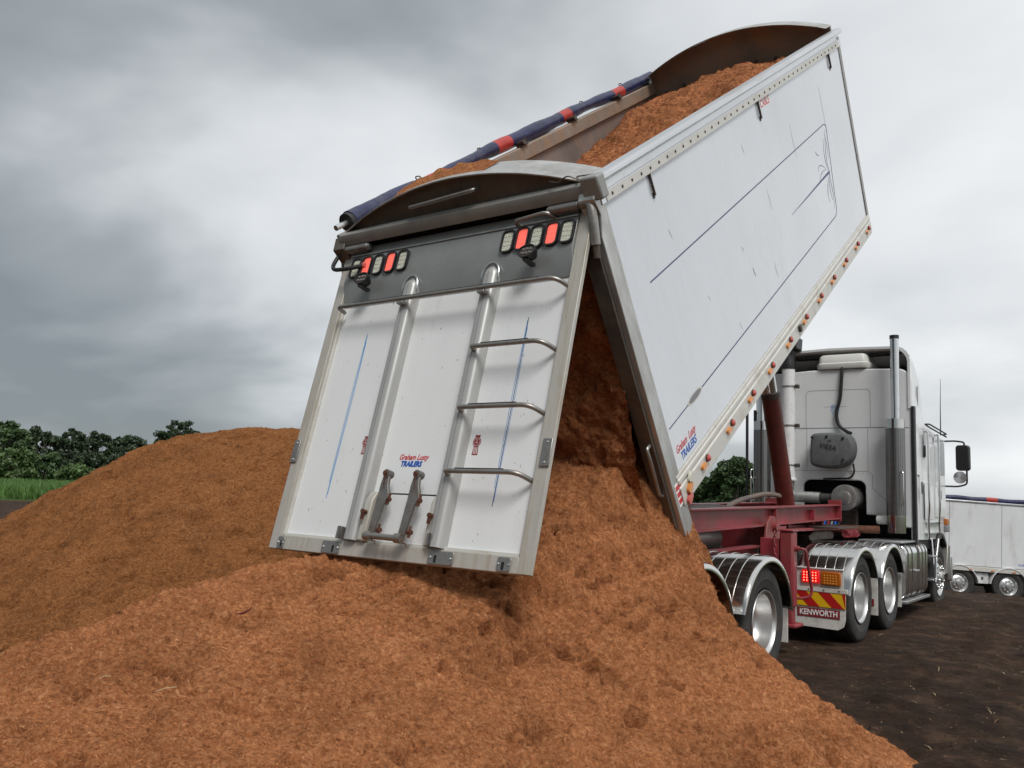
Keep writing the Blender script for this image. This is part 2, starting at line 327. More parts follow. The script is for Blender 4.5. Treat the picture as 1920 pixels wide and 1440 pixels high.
def bend(pts, r=0.06, n=5):                    # rounds the corners of a path
    P = [Vector(p) for p in pts]; o = [P[0]]
    for i in range(1, len(P)-1):
        a, b, c = P[i-1], P[i], P[i+1]; d1 = (a-b); d2 = (c-b); k = min(r, d1.length*0.49, d2.length*0.49)
        p0, p2 = b+d1.normalized()*k, b+d2.normalized()*k
        for j in range(n+1):
            t = j/n; o.append(p0*(1-t)**2+b*2*t*(1-t)+p2*t*t)
    o.append(P[-1]); return o
def rrect(w, h, r, n=4, cx=0, cy=0):
    o = []
    for sx, sy, a0 in ((1, 1, 0), (-1, 1, 90), (-1, -1, 180), (1, -1, 270)):
        for i in range(n+1):
            a = rad(a0+90*i/n); o.append((cx+sx*(w/2-r)+r*math.cos(a), cy+sy*(h/2-r)+r*math.sin(a)))
    return o
def text(name, s, size, m, M, parent, shear=0.0, align='CENTER', depth=0.0015, offset=0.0, xs=1.0):
    cu = bpy.data.curves.new(name, 'FONT'); cu.body = s; cu.size = size; cu.shear = shear; cu.align_x = align; cu.align_y = 'CENTER'
    cu.extrude = depth/2; cu.offset = offset; cu.resolution_u = 3
    ob = bpy.data.objects.new('tmp', cu); COL.objects.link(ob); bpy.context.view_layer.update()
    me = bpy.data.meshes.new_from_object(ob.evaluated_get(bpy.context.evaluated_depsgraph_get()))
    bpy.data.objects.remove(ob); bpy.data.curves.remove(cu); me.name = name; me.materials.clear(); me.materials.append(MATS[m])
    if xs != 1.0: me.transform(Matrix.Diagonal((xs, 1, 1, 1)))
    return link(name, me, M, parent)
# numpy value noise
_P = RNG.random((64, 64, 64)).astype(np.float32)
def vn(p):
    i = np.floor(p).astype(int); f = p-i; f = f*f*(3-2*f); i &= 63; j = (i+1) & 63
    x0, y0, z0 = i[..., 0], i[..., 1], i[..., 2]; x1, y1, z1 = j[..., 0], j[..., 1], j[..., 2]; fx, fy, fz = f[..., 0], f[..., 1], f[..., 2]
    a = _P[x0, y0, z0]*(1-fx)+_P[x1, y0, z0]*fx; b = _P[x0, y1, z0]*(1-fx)+_P[x1, y1, z0]*fx
    c = _P[x0, y0, z1]*(1-fx)+_P[x1, y0, z1]*fx; d = _P[x0, y1, z1]*(1-fx)+_P[x1, y1, z1]*fx
    return (a*(1-fy)+b*fy)*(1-fz)+(c*(1-fy)+d*fy)*fz - 0.5
def fbm(p, s, o=4, g=0.5):
    p = np.asarray(p, float); r = 0; a = 1.0
    for k in range(o):
        r = r + a*vn(p*s+17.3*k); s *= 2.03; a *= g
    return r
def sstep(a, b, x): t = np.clip((x-a)/(b-a), 0, 1); return t*t*(3-2*t)
def grid_mesh(name, V, m, smooth=True):        # V: (n, k, 3)
    n, k = V.shape[:2]; idx = np.arange(n*k).reshape(n, k)
    f = np.stack([idx[:-1, :-1], idx[1:, :-1], idx[1:, 1:], idx[:-1, 1:]], -1).reshape(-1, 4)
    me = bpy.data.meshes.new(name); me.vertices.add(n*k); me.vertices.foreach_set('co', V.reshape(-1).astype(np.float32))
    me.loops.add(f.size); me.loops.foreach_set('vertex_index', f.reshape(-1).astype(np.int32)); me.polygons.add(len(f))
    me.polygons.foreach_set('loop_start', np.arange(0, f.size, 4, dtype=np.int32)); me.update(calc_edges=True); me.validate()
    me.materials.append(MATS[m])
    if smooth: me.shade_smooth()
    return me
def strips(name, P0, D, N, ln, wd, tone, m, curl=0.25):       # many thin bent fibres, two quads each
    n = len(P0); S = np.cross(D, N); S /= np.linalg.norm(S, axis=1, keepdims=True)+1e-9
    ln = ln[:, None]; wd = wd[:, None]; V = np.empty((n, 6, 3), np.float32)
    c = (RNG.random((n, 1))-0.5)*2*curl
    A = P0-D*ln/2; B = P0+N*ln*0.10+S*ln*c*0.5; C = P0+D*ln/2+N*ln*RNG.random((n, 1))*0.25
    V[:, 0] = A-S*wd*0.4; V[:, 1] = A+S*wd*0.4; V[:, 2] = B-S*wd; V[:, 3] = B+S*wd; V[:, 4] = C-S*wd*0.3; V[:, 5] = C+S*wd*0.3
    b = (np.arange(n)*6)[:, None]; F = np.concatenate([b+[0, 1, 3, 2], b+[2, 3, 5, 4]], 1).reshape(-1, 4)
    me = bpy.data.meshes.new(name); me.vertices.add(n*6); me.vertices.foreach_set('co', V.reshape(-1))
    me.loops.add(F.size); me.loops.foreach_set('vertex_index', F.reshape(-1).astype(np.int32)); me.polygons.add(len(F))
    me.polygons.foreach_set('loop_start', np.arange(0, F.size, 4, dtype=np.int32)); me.update(calc_edges=True)
    at_ = me.attributes.new('tone', 'FLOAT', 'POINT'); at_.data.foreach_set('value', np.repeat(tone, 6).astype(np.float32))
    me.materials.append(MATS[m]); return me
def scatter(V, count, keep=None):              # random points on a grid surface with normals
    n, k = V.shape[:2]; a = V[:-1, :-1].reshape(-1, 3); b = V[1:, :-1].reshape(-1, 3); c = V[:-1, 1:].reshape(-1, 3)
    nr = np.cross(b-a, c-a); ar = np.linalg.norm(nr, axis=1)
    if keep is not None: ar = ar*keep(a)
    i = RNG.choice(len(a), count, p=ar/ar.sum()); u, v = RNG.random((2, count, 1)); nn = nr[i]/(np.linalg.norm(nr[i], axis=1, keepdims=True)+1e-12)
    nn *= np.sign(nn[:, 2:3]+1e-9)
    return a[i]+(b[i]-a[i])*u+(c[i]-a[i])*v, nn
def fibres(V, count, lo, hi, wd, keep=None):
    p, n = scatter(V, count, keep); d = RNG.normal(size=(count, 3)); d -= n*(d*n).sum(1, keepdims=True); d /= np.linalg.norm(d, axis=1, keepdims=True)
    d = d+n*RNG.normal(size=(count, 1))*0.28; d /= np.linalg.norm(d, axis=1, keepdims=True)
    ln = lo+(hi-lo)*RNG.random(count)**2.2; t = np.clip(0.5+0.28*RNG.normal(size=count)+0.5*fbm(p, 3.0, 3), 0, 1)
    return p+n*0.004, d, n, ln, wd*(0.5+RNG.random(count)), t

# ------------------------------------------------------------------ setting: ground
AZ_FAR = math.atan2(*(at(1850, 1000, 30)-CAM)[:2])
def ground_z(x, y):
    dx, dy = x-CAM[0], y-CAM[1]; r = np.hypot(dx, dy); a = np.arctan2(dx, dy)
    p = np.stack([x, y, np.zeros_like(x)], -1)
    near = 1-sstep(30, 60, r)
    z = (fbm(p, 0.5, 3)*0.07 + fbm(p, 2.3, 4)*0.06 + fbm(p, 7.0, 3)*0.05)*near
    # wheel tracks beside the truck
    z = z - 0.035*np.exp(-((x-2.6-0.2*np.sin(y*0.5))/0.16)**2)*near - 0.03*np.exp(-((x-4.4-0.02*y)/0.18)**2)*near
    flat = sstep(0.2, 0.9, np.maximum(np.maximum(np.abs(x)-1.3, 0), np.maximum(-1.5-y, np.maximum(y-10.2, 0))))
    z = z*flat + -0.0*(1-flat)
    lat = np.abs(((a-AZ_FAR)+math.pi) % (2*math.pi)-math.pi)
    dip = sstep(17.5, 25, r)*(1-sstep(0.45, 0.9, lat))
    return z - 1.22*dip + 0.17*np.exp(-((r-16.3)/2.6)**2)*(1-sstep(0.2, 0.6, lat))
R_ = np.concatenate([np.linspace(0.4, 20, 260), np.geomspace(20.3, 1500, 110)])
A_ = np.linspace(-math.pi, math.pi, 721)
def ang_warp(a): return a
gx = CAM[0]+R_[:, None]*np.sin(A_)[None]; gy = CAM[1]+R_[:, None]*np.cos(A_)[None]
GV = np.stack([gx, gy, ground_z(gx, gy)], -1)
g = link('ground', grid_mesh('ground', GV, 'ground_soil'), I4); tag(g, kind='structure')

# ------------------------------------------------------------------ the tipping trailer
ZH, TH, BL, BH = 1.541, 0.5827, 6.44, 2.508
BODY = T(0, 0, ZH) @ RX(TH)
GU, GV_, PHI, GH = 0.024, 2.356, 0.2446, 2.4536
hy, hz = GU*math.cos(TH)-GV_*math.sin(TH), ZH+GU*math.sin(TH)+GV_*math.cos(TH)
GATE = T(0, hy, hz) @ RX(-PHI)
tr = thing('tipping_trailer', 'white tipping trailer with raised body and open tailgate pouring out orange bark', 'trailer', (0, 1.1, 0))
# --- walls
wall = box('side_wall', 'side_white', 1.222, 1.247, 0.09, 6.36, 0.26, 2.37, BODY, tr, 0.003); wall['label'] = 'glossy white outer wall with thin blue pinstripes'
box('inner_lining', 'inner_wall', 1.19, 1.218, 0.09, 6.36, 0.1, 2.37, BODY, wall, 0)
lw = box('side_wall', 'inner_wall', -1.247, -1.2, 0.09, 6.36, 0.1, 2.37, BODY, tr, 0.003)
box('outer_skin', 'side_white', -1.262, -1.249, 0.09, 6.36, 0.26, 2.37, BODY, lw, 0.002)
box('body_floor', 'inner_wall', -1.2, 1.19, 0.0, 6.4, 0.03, 0.09, BODY, tr, 0.003)
for i in range(12):
    box('cross_member', 'alloy', -1.18, 1.18, 0.35+i*0.52, 0.42+i*0.52, -0.07, 0.027, BODY, tr, 0.004)
for s in (-1, 1): box('floor_runner', 'alloy', s*0.40, s*0.5, 0.1, 6.3, -0.19, -0.072, BODY, tr, 0.004)
# side sills, top rails
def sill(s):
    pr = [(1.21, 0.258), (1.21, 0.0), (1.258, 0.0), (1.270, 0.012), (1.272, 0.155), (1.259, 0.163), (1.259, 0.183), (1.271, 0.19), (1.271, 0.222), (1.262, 0.228), (1.262, 0.258)]
    m = MB(); m.prism([(s*a, b) for a, b in pr], 0.0, 1.0, 'y')
    m.v = [(x, 0.02+y*6.40, z) for x, y, z in m.v]; return m.build('side_sill', 'sill_cream', BODY, tr, 0.003)
sillR = sill(1); sill(-1)
rr = MB().prism([(1.20, 2.372), (1.249, 2.372), (1.249, 2.352), (1.264, 2.352), (1.264, 2.425), (1.252, 2.435), (1.250, 2.462), (1.262, 2.488), (1.288, 2.496), (1.305, 2.512), (1.303, 2.538), (1.285, 2.552), (1.20, 2.556)], 0.0, 1.0, 'y')
rr.v = [(x, 0.03+y*6.42, z) for x, y, z in rr.v]
topR = rr.build('top_rail', 'alloy_bright', BODY, tr, 0.003)
me_r = MB().lathe([(0, 0.0005), (0.0, 0.012), (0.003, 0.0115), (0.006, 0.007), (0.007, 0.0005)], 10).mesh('rivet', 'steel_dark')
box('rivet_strip', 'sill_cream', 1.2645, 1.268, 0.10, 6.34, 2.356, 2.421, BODY, topR, 0)
u = 0.19
while u < 6.3:
    link('rivet', me_r, BODY @ T(1.2682, u, 2.39), topR); u += 0.158
box('end_casting', 'alloy_dull', 1.17, 1.312, -0.03, 0.075, 2.40, 2.565, BODY, topR, 0.015)
lr = box('top_rail', 'rail_brown', -1.262, -1.16, 0.05, 6.42, 2.375, 2.52, BODY, tr, 0.008)
for u in (2.95, 4.1, 5.3):
    MB().tube([(-1.24, u, 2.545), (-1.12, u-0.02, 2.565)], 0.028, 12).tube([(-1.16, u+0.05, 2.525), (-1.16, u+0.05, 2.60)], 0.012).box(-1.2, -1.14, u-0.07, u+0.07, 2.522, 2.534).build('tarp_bracket', 'steel_dark', BODY, lr)
# rear posts with a kinked head
def post(s):
    pts = [(-0.075, -0.20), (0.0, -0.27), (0.085, -0.17), (0.085, 2.30), (0.10, 2.44), (0.03, 2.50), (-0.05, 2.42), (-0.015, 2.30), (-0.075, 2.17)]
    m = MB(); m.prism([(a, b) for a, b in pts], s*1.13, s*1.257, 'x')
    o = m.build('rear_post', 'alloy' if s > 0 else 'bronze', BODY, tr, 0.006)
    MB().prism([(-0.105, -0.1), (-0.079, -0.17), (-0.079, 2.2), (-0.105, 2.16)], s*1.10, s*1.215, 'x').build('door_seal', 'bronze', BODY, o, 0.003)
    return o
pR = post(1); post(-1)
box('wear_plate', 'alloy_bright', 1.10, 1.116, -0.16, 0.02, -0.42, 0.0, BODY, pR, 0.004)
tube('grab_handle', 'steel_grey', bend([(1.19, -0.106, 0.60), (1.19, -0.16, 0.60), (1.20, -0.17, 0.50), (1.18, -0.145, 0.2), (1.18, -0.106, 0.17)], 0.05), 0.014, BODY, pR)
box('front_post', 'steel_grey', 1.19, 1.256, 6.362, 6.45, 0.02, 2.46, BODY, tr, 0.005)
box('front_post', 'steel_grey', -1.256, -1.19, 6.362, 6.45, 0.02, 2.46, BODY, tr, 0.005)
# front bulkhead with arched top and hood lip
def arc(x0, x1, z_end, rise, n=28):
    return [(x0+(x1-x0)*i/n, z_end+rise*(1-(2*i/n-1)**2)) for i in range(n+1)]
fa = arc(-1.19, 1.19, BH+0.09, 0.27)
fbk = MB().prism([(-1.19, 0.1)]+[(1.19, 0.1)]+fa[::-1], 6.395, 6.44, 'y').build('front_bulkhead', 'inner_wall', BODY, tr, 0)
def hood(name, m, a, y0, y1, th, M, parent):
    b = MB(); n = len(a); vs = []
    for x, z in a: vs += [(x, y0, z), (x, y1, z), (x, y1, z+th), (x, y0, z+th)]
    fs = []
    for i in range(n-1):
        for k in range(4): fs.append((i*4+k, i*4+(k+1) % 4, i*4+4+(k+1) % 4, i*4+4+k))
    fs += [(0, 1, 2, 3), ((n-1)*4+3, (n-1)*4+2, (n-1)*4+1, (n-1)*4)]
    return b.add(vs, fs).build(name, m, M, parent, 0.003)
hood('hood_lip', 'alloy', [(x, z+0.002) for x, z in fa], 6.20, 6.46, 0.012, BODY, fbk)
for i in range(9):
    x = -1.0+i*0.25; box('bolt_head', 'steel_dark', x-0.018, x+0.018, 6.372, 6.393, 2.30+0.12*(1-(x/1.2)**2), 2.336+0.12*(1-(x/1.2)**2), BODY, fbk, 0.004)
# rear arch, hood and ledge over the tailgate
ra = arc(-1.14, 1.18, BH+0.005, 0.235)
arch = MB().prism([(-1.14, 2.45)]+[(1.18, 2.45)]+ra[::-1], 0.085, 0.115, 'y').build('rear_arch', 'bronze', BODY, tr, 0)
hood('arch_hood', 'alloy', [(x, z+0.002) for x, z in ra], 0.03, 0.36, 0.012, BODY, arch)
tube('grab_handle', 'steel_grey', bend([(-0.36, 0.08, 2.615), (-0.36, 0.01, 2.615), (0.28, 0.01, 2.64), (0.28, 0.08, 2.64)], 0.06), 0.016, BODY, arch)
# spilled bark caught on the hood
pts = np.array([[x, u] for x in np.linspace(-0.95, 0.35, 40) for u in np.linspace(0.12, 0.345, 14)]).reshape(40, 14, 2)
hx = pts[..., 0]; hu = pts[..., 1]
edge = np.clip(1-np.abs((hx+0.2)/0.62)**3, 0, 1)*np.clip((hu-0.12)/0.2, 0, 1)
hh = BH+0.005+0.235*(1-(2*(hx+1.14)/2.32-1)**2)+0.012
HV = np.stack([hx, hu, hh+0.002+(0.045+0.05*fbm(np.stack([hx, hu, hx*0], -1), 9, 4))*edge], -1)
sp = link('spilled_bark', grid_mesh('spilled_bark', HV, 'bark_fresh'), BODY); tag(sp, 'thin layer of spilled orange bark lying on the arched hood above the tailgate', 'bark', kind='stuff')
MB().prism([(0.20, 2.44), (0.20, 2.52), (0.03, 2.53), (0.0, 2.515), (-0.012, 2.47), (-0.005, 2.425), (0.012, 2.425), (0.014, 2.44)], -1.185, 1.17, 'x').build('tail_ledge', 'alloy_dull', BODY, tr, 0.005)
box('gap_shade', 'black_void', -1.13, 1.12, 0.10, 0.112, 2.36, 2.44, BODY, tr, 0)  # added black sheet that paints the shade in the gap under the ledge
tube('tie_wire', 'steel_dark', bend([(0.92, 0.02, 2.58), (1.0, -0.01, 2.565), (1.08, 0.0, 2.60), (1.16, 0.01, 2.545), (1.12, 0.03, 2.575), (1.24, 0.06, 2.56)], 0.03), 0.005, BODY, arch, 6)
# rolled tarp along the left rail
n = 90; tp = []; rs = []
for i in range(n):
    t = i/(n-1); u = 0.27+6.3*t
    tp.append((-1.275-0.03*math.sin(t*math.pi), u, 2.575+0.025*math.sin(t*math.pi)+0.008*math.sin(u*3.1))); rs.append(0.072+0.010*math.sin(u*2.3)+0.006*math.sin(u*7.7)+0.004*random.random())
tb = MB(); tb.tube(tp, rs, 18); me = tb.mesh('tarp_roll', ['tarp_navy', 'tarp_red'], 60)
bands = [(1.43, 1.67), (2.63, 2.87), (4.02, 4.26), (5.38, 5.62)]
for p in me.polygons:
    u = p.center[1]; p.material_index = 1 if any(a < u < b for a, b in bands) else 0
tarp = link('tarp_roll', me, BODY, tr); tarp['label'] = 'rolled navy tarpaulin with red bands'
MB().lathe([(0.0, 0.02), (0.0, 0.08), (0.06, 0.082), (0.06, 0.02)], 20, 'y').build('end_cap', 'black_plastic', BODY @ T(-1.275, 0.225, 2.575), tarp)
tube('tarp_spindle', 'alloy_bright', [(-1.275, 0.09, 2.572), (-1.275, 0.3, 2.575)], 0.024, BODY, tarp, 14)
for u in (1.3, 2.35, 3.5, 4.6, 5.7): tube('strap_loop', 'steel_dark', bend([(-1.30, u, 2.63), (-1.32, u, 2.68), (-1.30, u+0.05, 2.67), (-1.29, u+0.05, 2.63)], 0.02), 0.006, BODY, tarp, 6)
# tarp hooks on the wall
for u in (0.80, 3.30, 5.88):
    MB().tube([(1.258, u, 2.36), (1.262, u, 2.19)], 0.011, 8).box(1.2475, 1.256, u-0.012, u+0.012, 2.17, 2.21).build('tarp_hook', 'steel_dark', BODY, wall)
# --- decals on the right wall (u, v)
SIDE = BODY @ Matrix(((0, 0, 1, 1.2478), (1, 0, 0, 0), (0, 1, 0, 0), (0, 0, 0, 1)))
def stroke(name, m, pts, wd, parent, M, th=0.0012, taper=False):
    P = [Vector((a, b)) for a, b in pts]; vs = []; n = len(P)
    for i, p in enumerate(P):
        d = (P[min(i+1, n-1)]-P[max(i-1, 0)]).normalized(); q = Vector((-d.y, d.x)); k = wd/2*(max(0.12, math.sin(math.pi*i/(n-1))) if taper else 1)
        if taper == 'end': k = wd/2*(0.1+0.9*i/(n-1))
        a, b = p+q*k, p-q*k; vs += [(a.x, a.y, 0), (b.x, b.y, 0), (b.x, b.y, th), (a.x, a.y, th)]
    fs = [(i*4+k, i*4+(k+1) % 4, i*4+4+(k+1) % 4, i*4+4+k) for i in range(n-1) for k in range(4)]+[(0, 1, 2, 3), (n*4-1, n*4-2, n*4-3, n*4-4)]
    return MB().add(vs, fs).build(name, m, M, parent, 0, 0)
loop = [(p.x, p.y) for p in bend([(0.42, 1.655, 0), (5.34, 1.685, 0), (5.16, 0.66, 0), (0.78, 0.615, 0)], 0.1)]
stroke('pinstripe', 'print_navy', loop, 0.010, wall, SIDE)
stroke('pinstripe', 'print_navy', [(0.52, 0.61), (0.13, 0.605)], 0.008, wall, SIDE)
stroke('pinstripe', 'print_navy', [(3.65, 1.135), (4.2, 1.145), (4.8, 1.16), (5.16, 1.165)], 0.030, wall, SIDE, taper='end')
for k, pts in enumerate([[(5.16, 1.165), (5.12, 1.28), (5.16, 1.45), (5.26, 1.62)], [(5.16, 1.165), (5.08, 1.26), (5.07, 1.40), (5.14, 1.55)], [(5.16, 1.165), (5.14, 1.05), (5.15, 0.9), (5.11, 0.75)],
         [(5.16, 1.165), (5.08, 1.07), (5.06, 0.95), (5.09, 0.85)], [(5.16, 1.165), (5.03, 1.08), (4.95, 0.97), (4.96, 0.86)], [(5.1, 1.2), (4.95, 1.24), (4.82, 1.22), (4.74, 1.16)], [(5.05, 1.22), (4.93, 1.30), (4.80, 1.33), (4.75, 1.27)], [(4.9, 1.42), (4.82, 1.44), (4.76, 1.50)], [(5.2, 1.3), (5.24, 1.45), (5.22, 1.58)]]):
    pp = [(p.x, p.y) for p in bend([(a, b, 0) for a, b in pts], 0.12)]; stroke('flourish', 'print_navy', pp, 0.007, wall, SIDE, taper=True)
MB().prism([(0.65+0.15*math.cos(a), 0.615+0.036*math.sin(a)) for a in np.linspace(0, 2*math.pi, 25)[:-1]], 0.0, 0.002, 'z').build('oval_badge', 'sill_cream', SIDE, wall, 0, 0)
MB().prism([(0.65+0.125*math.cos(a), 0.615+0.026*math.sin(a)) for a in np.linspace(0, 2*math.pi, 25)[:-1]], 0.0021, 0.003, 'z').build('oval_badge', 'print_grey', SIDE, wall, 0, 0)
text('script_lettering', 'Graham  Lusty', 0.088, 'print_red', SIDE @ T(0.33, 0.405, 0.0), wall, shear=0.35, xs=0.72, offset=0.001)
text('lettering', 'TRAILERS', 0.088, 'print_blue', SIDE @ T(0.345, 0.325, 0.0), wall, shear=0.2, offset=0.002, xs=0.82)
st = box('sticker', 'print_white', 3.35, 3.67, 2.26, 2.349, 0.0, 0.001, SIDE, wall, 0)
text('lettering', 'CABLE', 0.10, 'print_red', SIDE @ T(3.51, 2.302, 0.0014), wall, shear=0.1, offset=0.001, xs=0.95)
PS = BODY @ Matrix(((0, 0, 1, 1.2573), (1, 0, 0, 0), (0, 1, 0, 0), (0, 0, 0, 1)))
box('warning_sticker', 'print_white', -0.04, 0.07, 0.03, 0.22, 0.0005, 0.0015, PS, pR, 0)
for i in range(3): box('warning_bar', 'print_red', -0.032, 0.062-0.01*(i % 2), 0.05+i*0.055, 0.088+i*0.055, 0.0016, 0.0026, PS, pR, 0)
for k, (a, b, c, w_) in enumerate(((2.35, 1.05, 0.10, 0.012), (2.2, 1.3, 0.05, 0.006), (0.9, 1.9, 0.09, 0.003), (3.1, 1.55, 0.2, 0.003), (2.9, 0.9, 0.16, 0.003), (4.1, 1.95, 0.35, 0.003), (2.7, 2.1, 0.1, 0.003), (1.3, 1.2, 0.06, 0.003), (5.3, 2.1, 0.5, 0.004), (1.8, 0.75, 0.08, 0.003))):
    stroke('scuff', 'print_grey', [(a, b), (a+0.02*random.random(), b-c*0.5), (a+0.03, b-c)], w_, wall, SIDE, 0.0008, True)
# --- marker lamps along the right sill
ml_red = MB().lathe([(0.0, 0.028), (0.018, 0.028), (0.026, 0.018), (0.028, 0.0005)], 14).mesh('marker_lens', 'lens_red_off')
ml_cap = MB().lathe([(0.0, 0.030), (0.012, 0.031), (0.012, 0.028)], 14).mesh('marker_base', 'steel_dark')
ml_amb = MB().prism(rrect(0.038, 0.085, 0.017), 0.0, 0.02, 'x').mesh('marker_lens', 'lens_amber')
for u in (6.26, 5.66, 5.08, 4.52, 3.97, 3.39, 2.82, 2.24, 1.67, 1.12, 0.54):
    link('marker_base', ml_cap, BODY @ T(1.272, u, 0.12), sillR); link('marker_lens', ml_red, BODY @ T(1.275, u, 0.12), sillR)
    link('marker_lens', ml_amb, BODY @ T(1.273, u-0.095, 0.10) @ RX(rad(90)), sillR)
box('sill_block', 'steel_dark', 1.273, 1.30, 3.10, 3.16, 0.07, 0.14, BODY, sillR, 0.008)
for u, v, m_ in ((0.14, 0.10, 'lens_amber'), (0.10, 0.03, 'lens_red_off'), (0.19, 0.16, 'lens_clear')):
    MB().prism(rrect(0.05, 0.09, 0.02), 0.0, 0.022, 'x').build('marker_lens', m_, BODY @ T(1.273, u, v) @ RX(rad(-60)), sillR)

# --- tailgate: coordinates (x, -off, -w)
gate = MB().box(-1.12, 1.12, 0.045, 0.06, -2.37, -0.45).build('tailgate', 'gate_white', GATE, tr, 0)
gate['label'] = 'white tailgate with ladder rungs and a lamp band, hanging open'
def gbox(name, m, x0, x1, w0, w1, o0, o1, bevel=0.004): return box(name, m, x0, x1, -o0, -o1, -w0, -w1, GATE, gate, bevel)
gbox('frame_stile', 'alloy_beige', -1.19, -1.095, -0.02, 2.4536, -0.06, 0.0)
gbox('frame_stile', 'alloy_beige', 1.10, 1.198, -0.02, 2.4536, -0.035, 0.0)
gbox('frame_rail', 'alloy_beige', -1.0945, 1.0995, 2.352, 2.4536, -0.06, -0.002)
for x0, x1 in ((-1.094, -1.075), (1.082, 1.099)): gbox('bead', 'sill_cream', x0, x1, 0.50, 2.345, -0.044, -0.02, 0.002)
gbox('bead', 'sill_cream', -1.07, 1.08, 2.33, 2.35, -0.044, -0.02, 0.002)
bandp = [(0.06, 0.05), (0.005, 0.035), (-0.012, -0.04), (-0.028, -0.30), (0.036, -0.485), (0.06, -0.485)]
MB().prism(bandp, -1.094, 1.0995, 'x').build('lamp_band', 'band_grey', GATE, gate, 0.003)
tube('weld_bead', 'alloy', [(-1.09, -0.021, -0.055), (1.1, -0.021, -0.055)], 0.005, GATE, gate, 6)
gbox('gate_back', 'inner_wall', -1.15, 1.15, 0.0, 2.42, -0.085, -0.063, 0)
# two tall half-round ribs
for xc in (-0.335, 0.435):
    m = MB(); n = 12; vs = []
    lev = [2.345]+[0.42-0.075*math.sin(a)*1.0 for a in np.linspace(0, math.pi/2, 6)]
    scl = [1.0]+[max(0.05, math.cos(a)) for a in np.linspace(0, math.pi/2, 6)]
    for wv, sc in zip(lev, scl):
        for k in range(n+1):
            a = math.pi*k/n; ex = abs(math.cos(a))**0.55*math.copysign(1, math.cos(a)); ez = abs(math.sin(a))**0.6
            vs.append((xc+0.062*ex*sc, 0.044-0.088*ez*(0.5+0.5*sc), -wv))
    fs = [(i*(n+1)+k, i*(n+1)+k+1, (i+1)*(n+1)+k+1, (i+1)*(n+1)+k) for i in range(len(lev)-1) for k in range(n)]
    fs.append(tuple(range(n+1)))
    m.add(vs, fs).build('rib', 'rib_alloy', GATE, gate, 0, 40)
    tube('weld_bead', 'alloy_bright', [(xc+0.076*math.cos(a), -0.024+0.04*max(0, 0.0-math.sin(a)), -0.42+0.10*math.sin(a)) for a in np.linspace(-0.2, math.pi+0.2, 16)], 0.006, GATE, gate, 6)
    stroke('rib_groove', 'print_grey', [(xc, -2.3), (xc, -0.40)], 0.004, gate, GATE @ T(0, -0.0445, 0) @ RX(rad(90)), 0.001)
# rungs
def rung(x0, x1, wv, base0, base1):
    p = bend([(x0, base0, -wv-0.012), (x0, -0.085, -wv), (x1-0.06, -0.085, -wv), (x1, base1, -wv-0.03)], 0.07, 6)
    o = tube('rung', 'steel_grey', p, 0.0165, GATE, gate, 12)
    return o
rung(-1.02, 1.11, 0.545, 0.0, 0.043)
gbox('grip_strip', 'black_plastic', -0.85, 0.93, 0.526, 0.532, 0.072, 0.094, 0.001)
for xc in (-0.335, 0.435): gbox('rung_lug', 'steel_grey', xc-0.03, xc+0.03, 0.56, 0.585, 0.05, 0.09)
for wv in (0.99, 1.425, 1.86):
    rung(0.455, 1.09, wv, -0.035, 0.043); gbox('grip_strip', 'black_plastic', 0.54, 0.93, wv-0.0195, wv-0.0135, 0.074, 0.096, 0.001)
tube('grab_handle', 'steel_grey', bend([(0.61, -0.0, -0.065), (0.61, -0.085, -0.055), (0.88, -0.085, -0.03), (0.92, -0.0, -0.05)], 0.05), 0.014, GATE, gate)
# lamps
bez = MB()
o_, i_ = rrect(0.110, 0.182, 0.036), rrect(0.088, 0.158, 0.027); k = len(o_)
bez.add([(x, 0, z) for x, z in o_]+[(x, -0.022, z) for x, z in o_]+[(x, -0.022, z) for x, z in i_]+[(x, 0, z) for x, z in i_],
        [(r*k+j, r*k+(j+1) % k, (r+1)*k+(j+1) % k, (r+1)*k+j) for r in range(3) for j in range(k)])
bez_me = bez.mesh('lamp_bezel', 'black_plastic')
def lens(m):
    b = MB(); q = rrect(0.087, 0.157, 0.026); b.prism(q, -0.010, 0.0, 'y')
    for r in range(4):
        for c in range(3): b.box(-0.038+c*0.0265, -0.038+c*0.0265+0.021, -0.0125, -0.0099, -0.070+r*0.037, -0.070+r*0.037+0.028)
    return b.mesh('lamp_lens', m)
LN = {'r': lens('lens_red'), 'c': lens('lens_clear')}
for xs_ in ((0.548, 0.672, 0.796, 0.920, 1.044), (-0.985, -0.865, -0.735, -0.60, -0.47)):
    for x, c in zip(xs_, 'crcrc'):
        M = GATE @ T(x, -0.0265, -0.18) @ RX(rad(-1.2)); link('lamp_bezel', bez_me, M, gate); link('lamp_lens', LN[c], M @ T(0, 0.002, 0), gate)
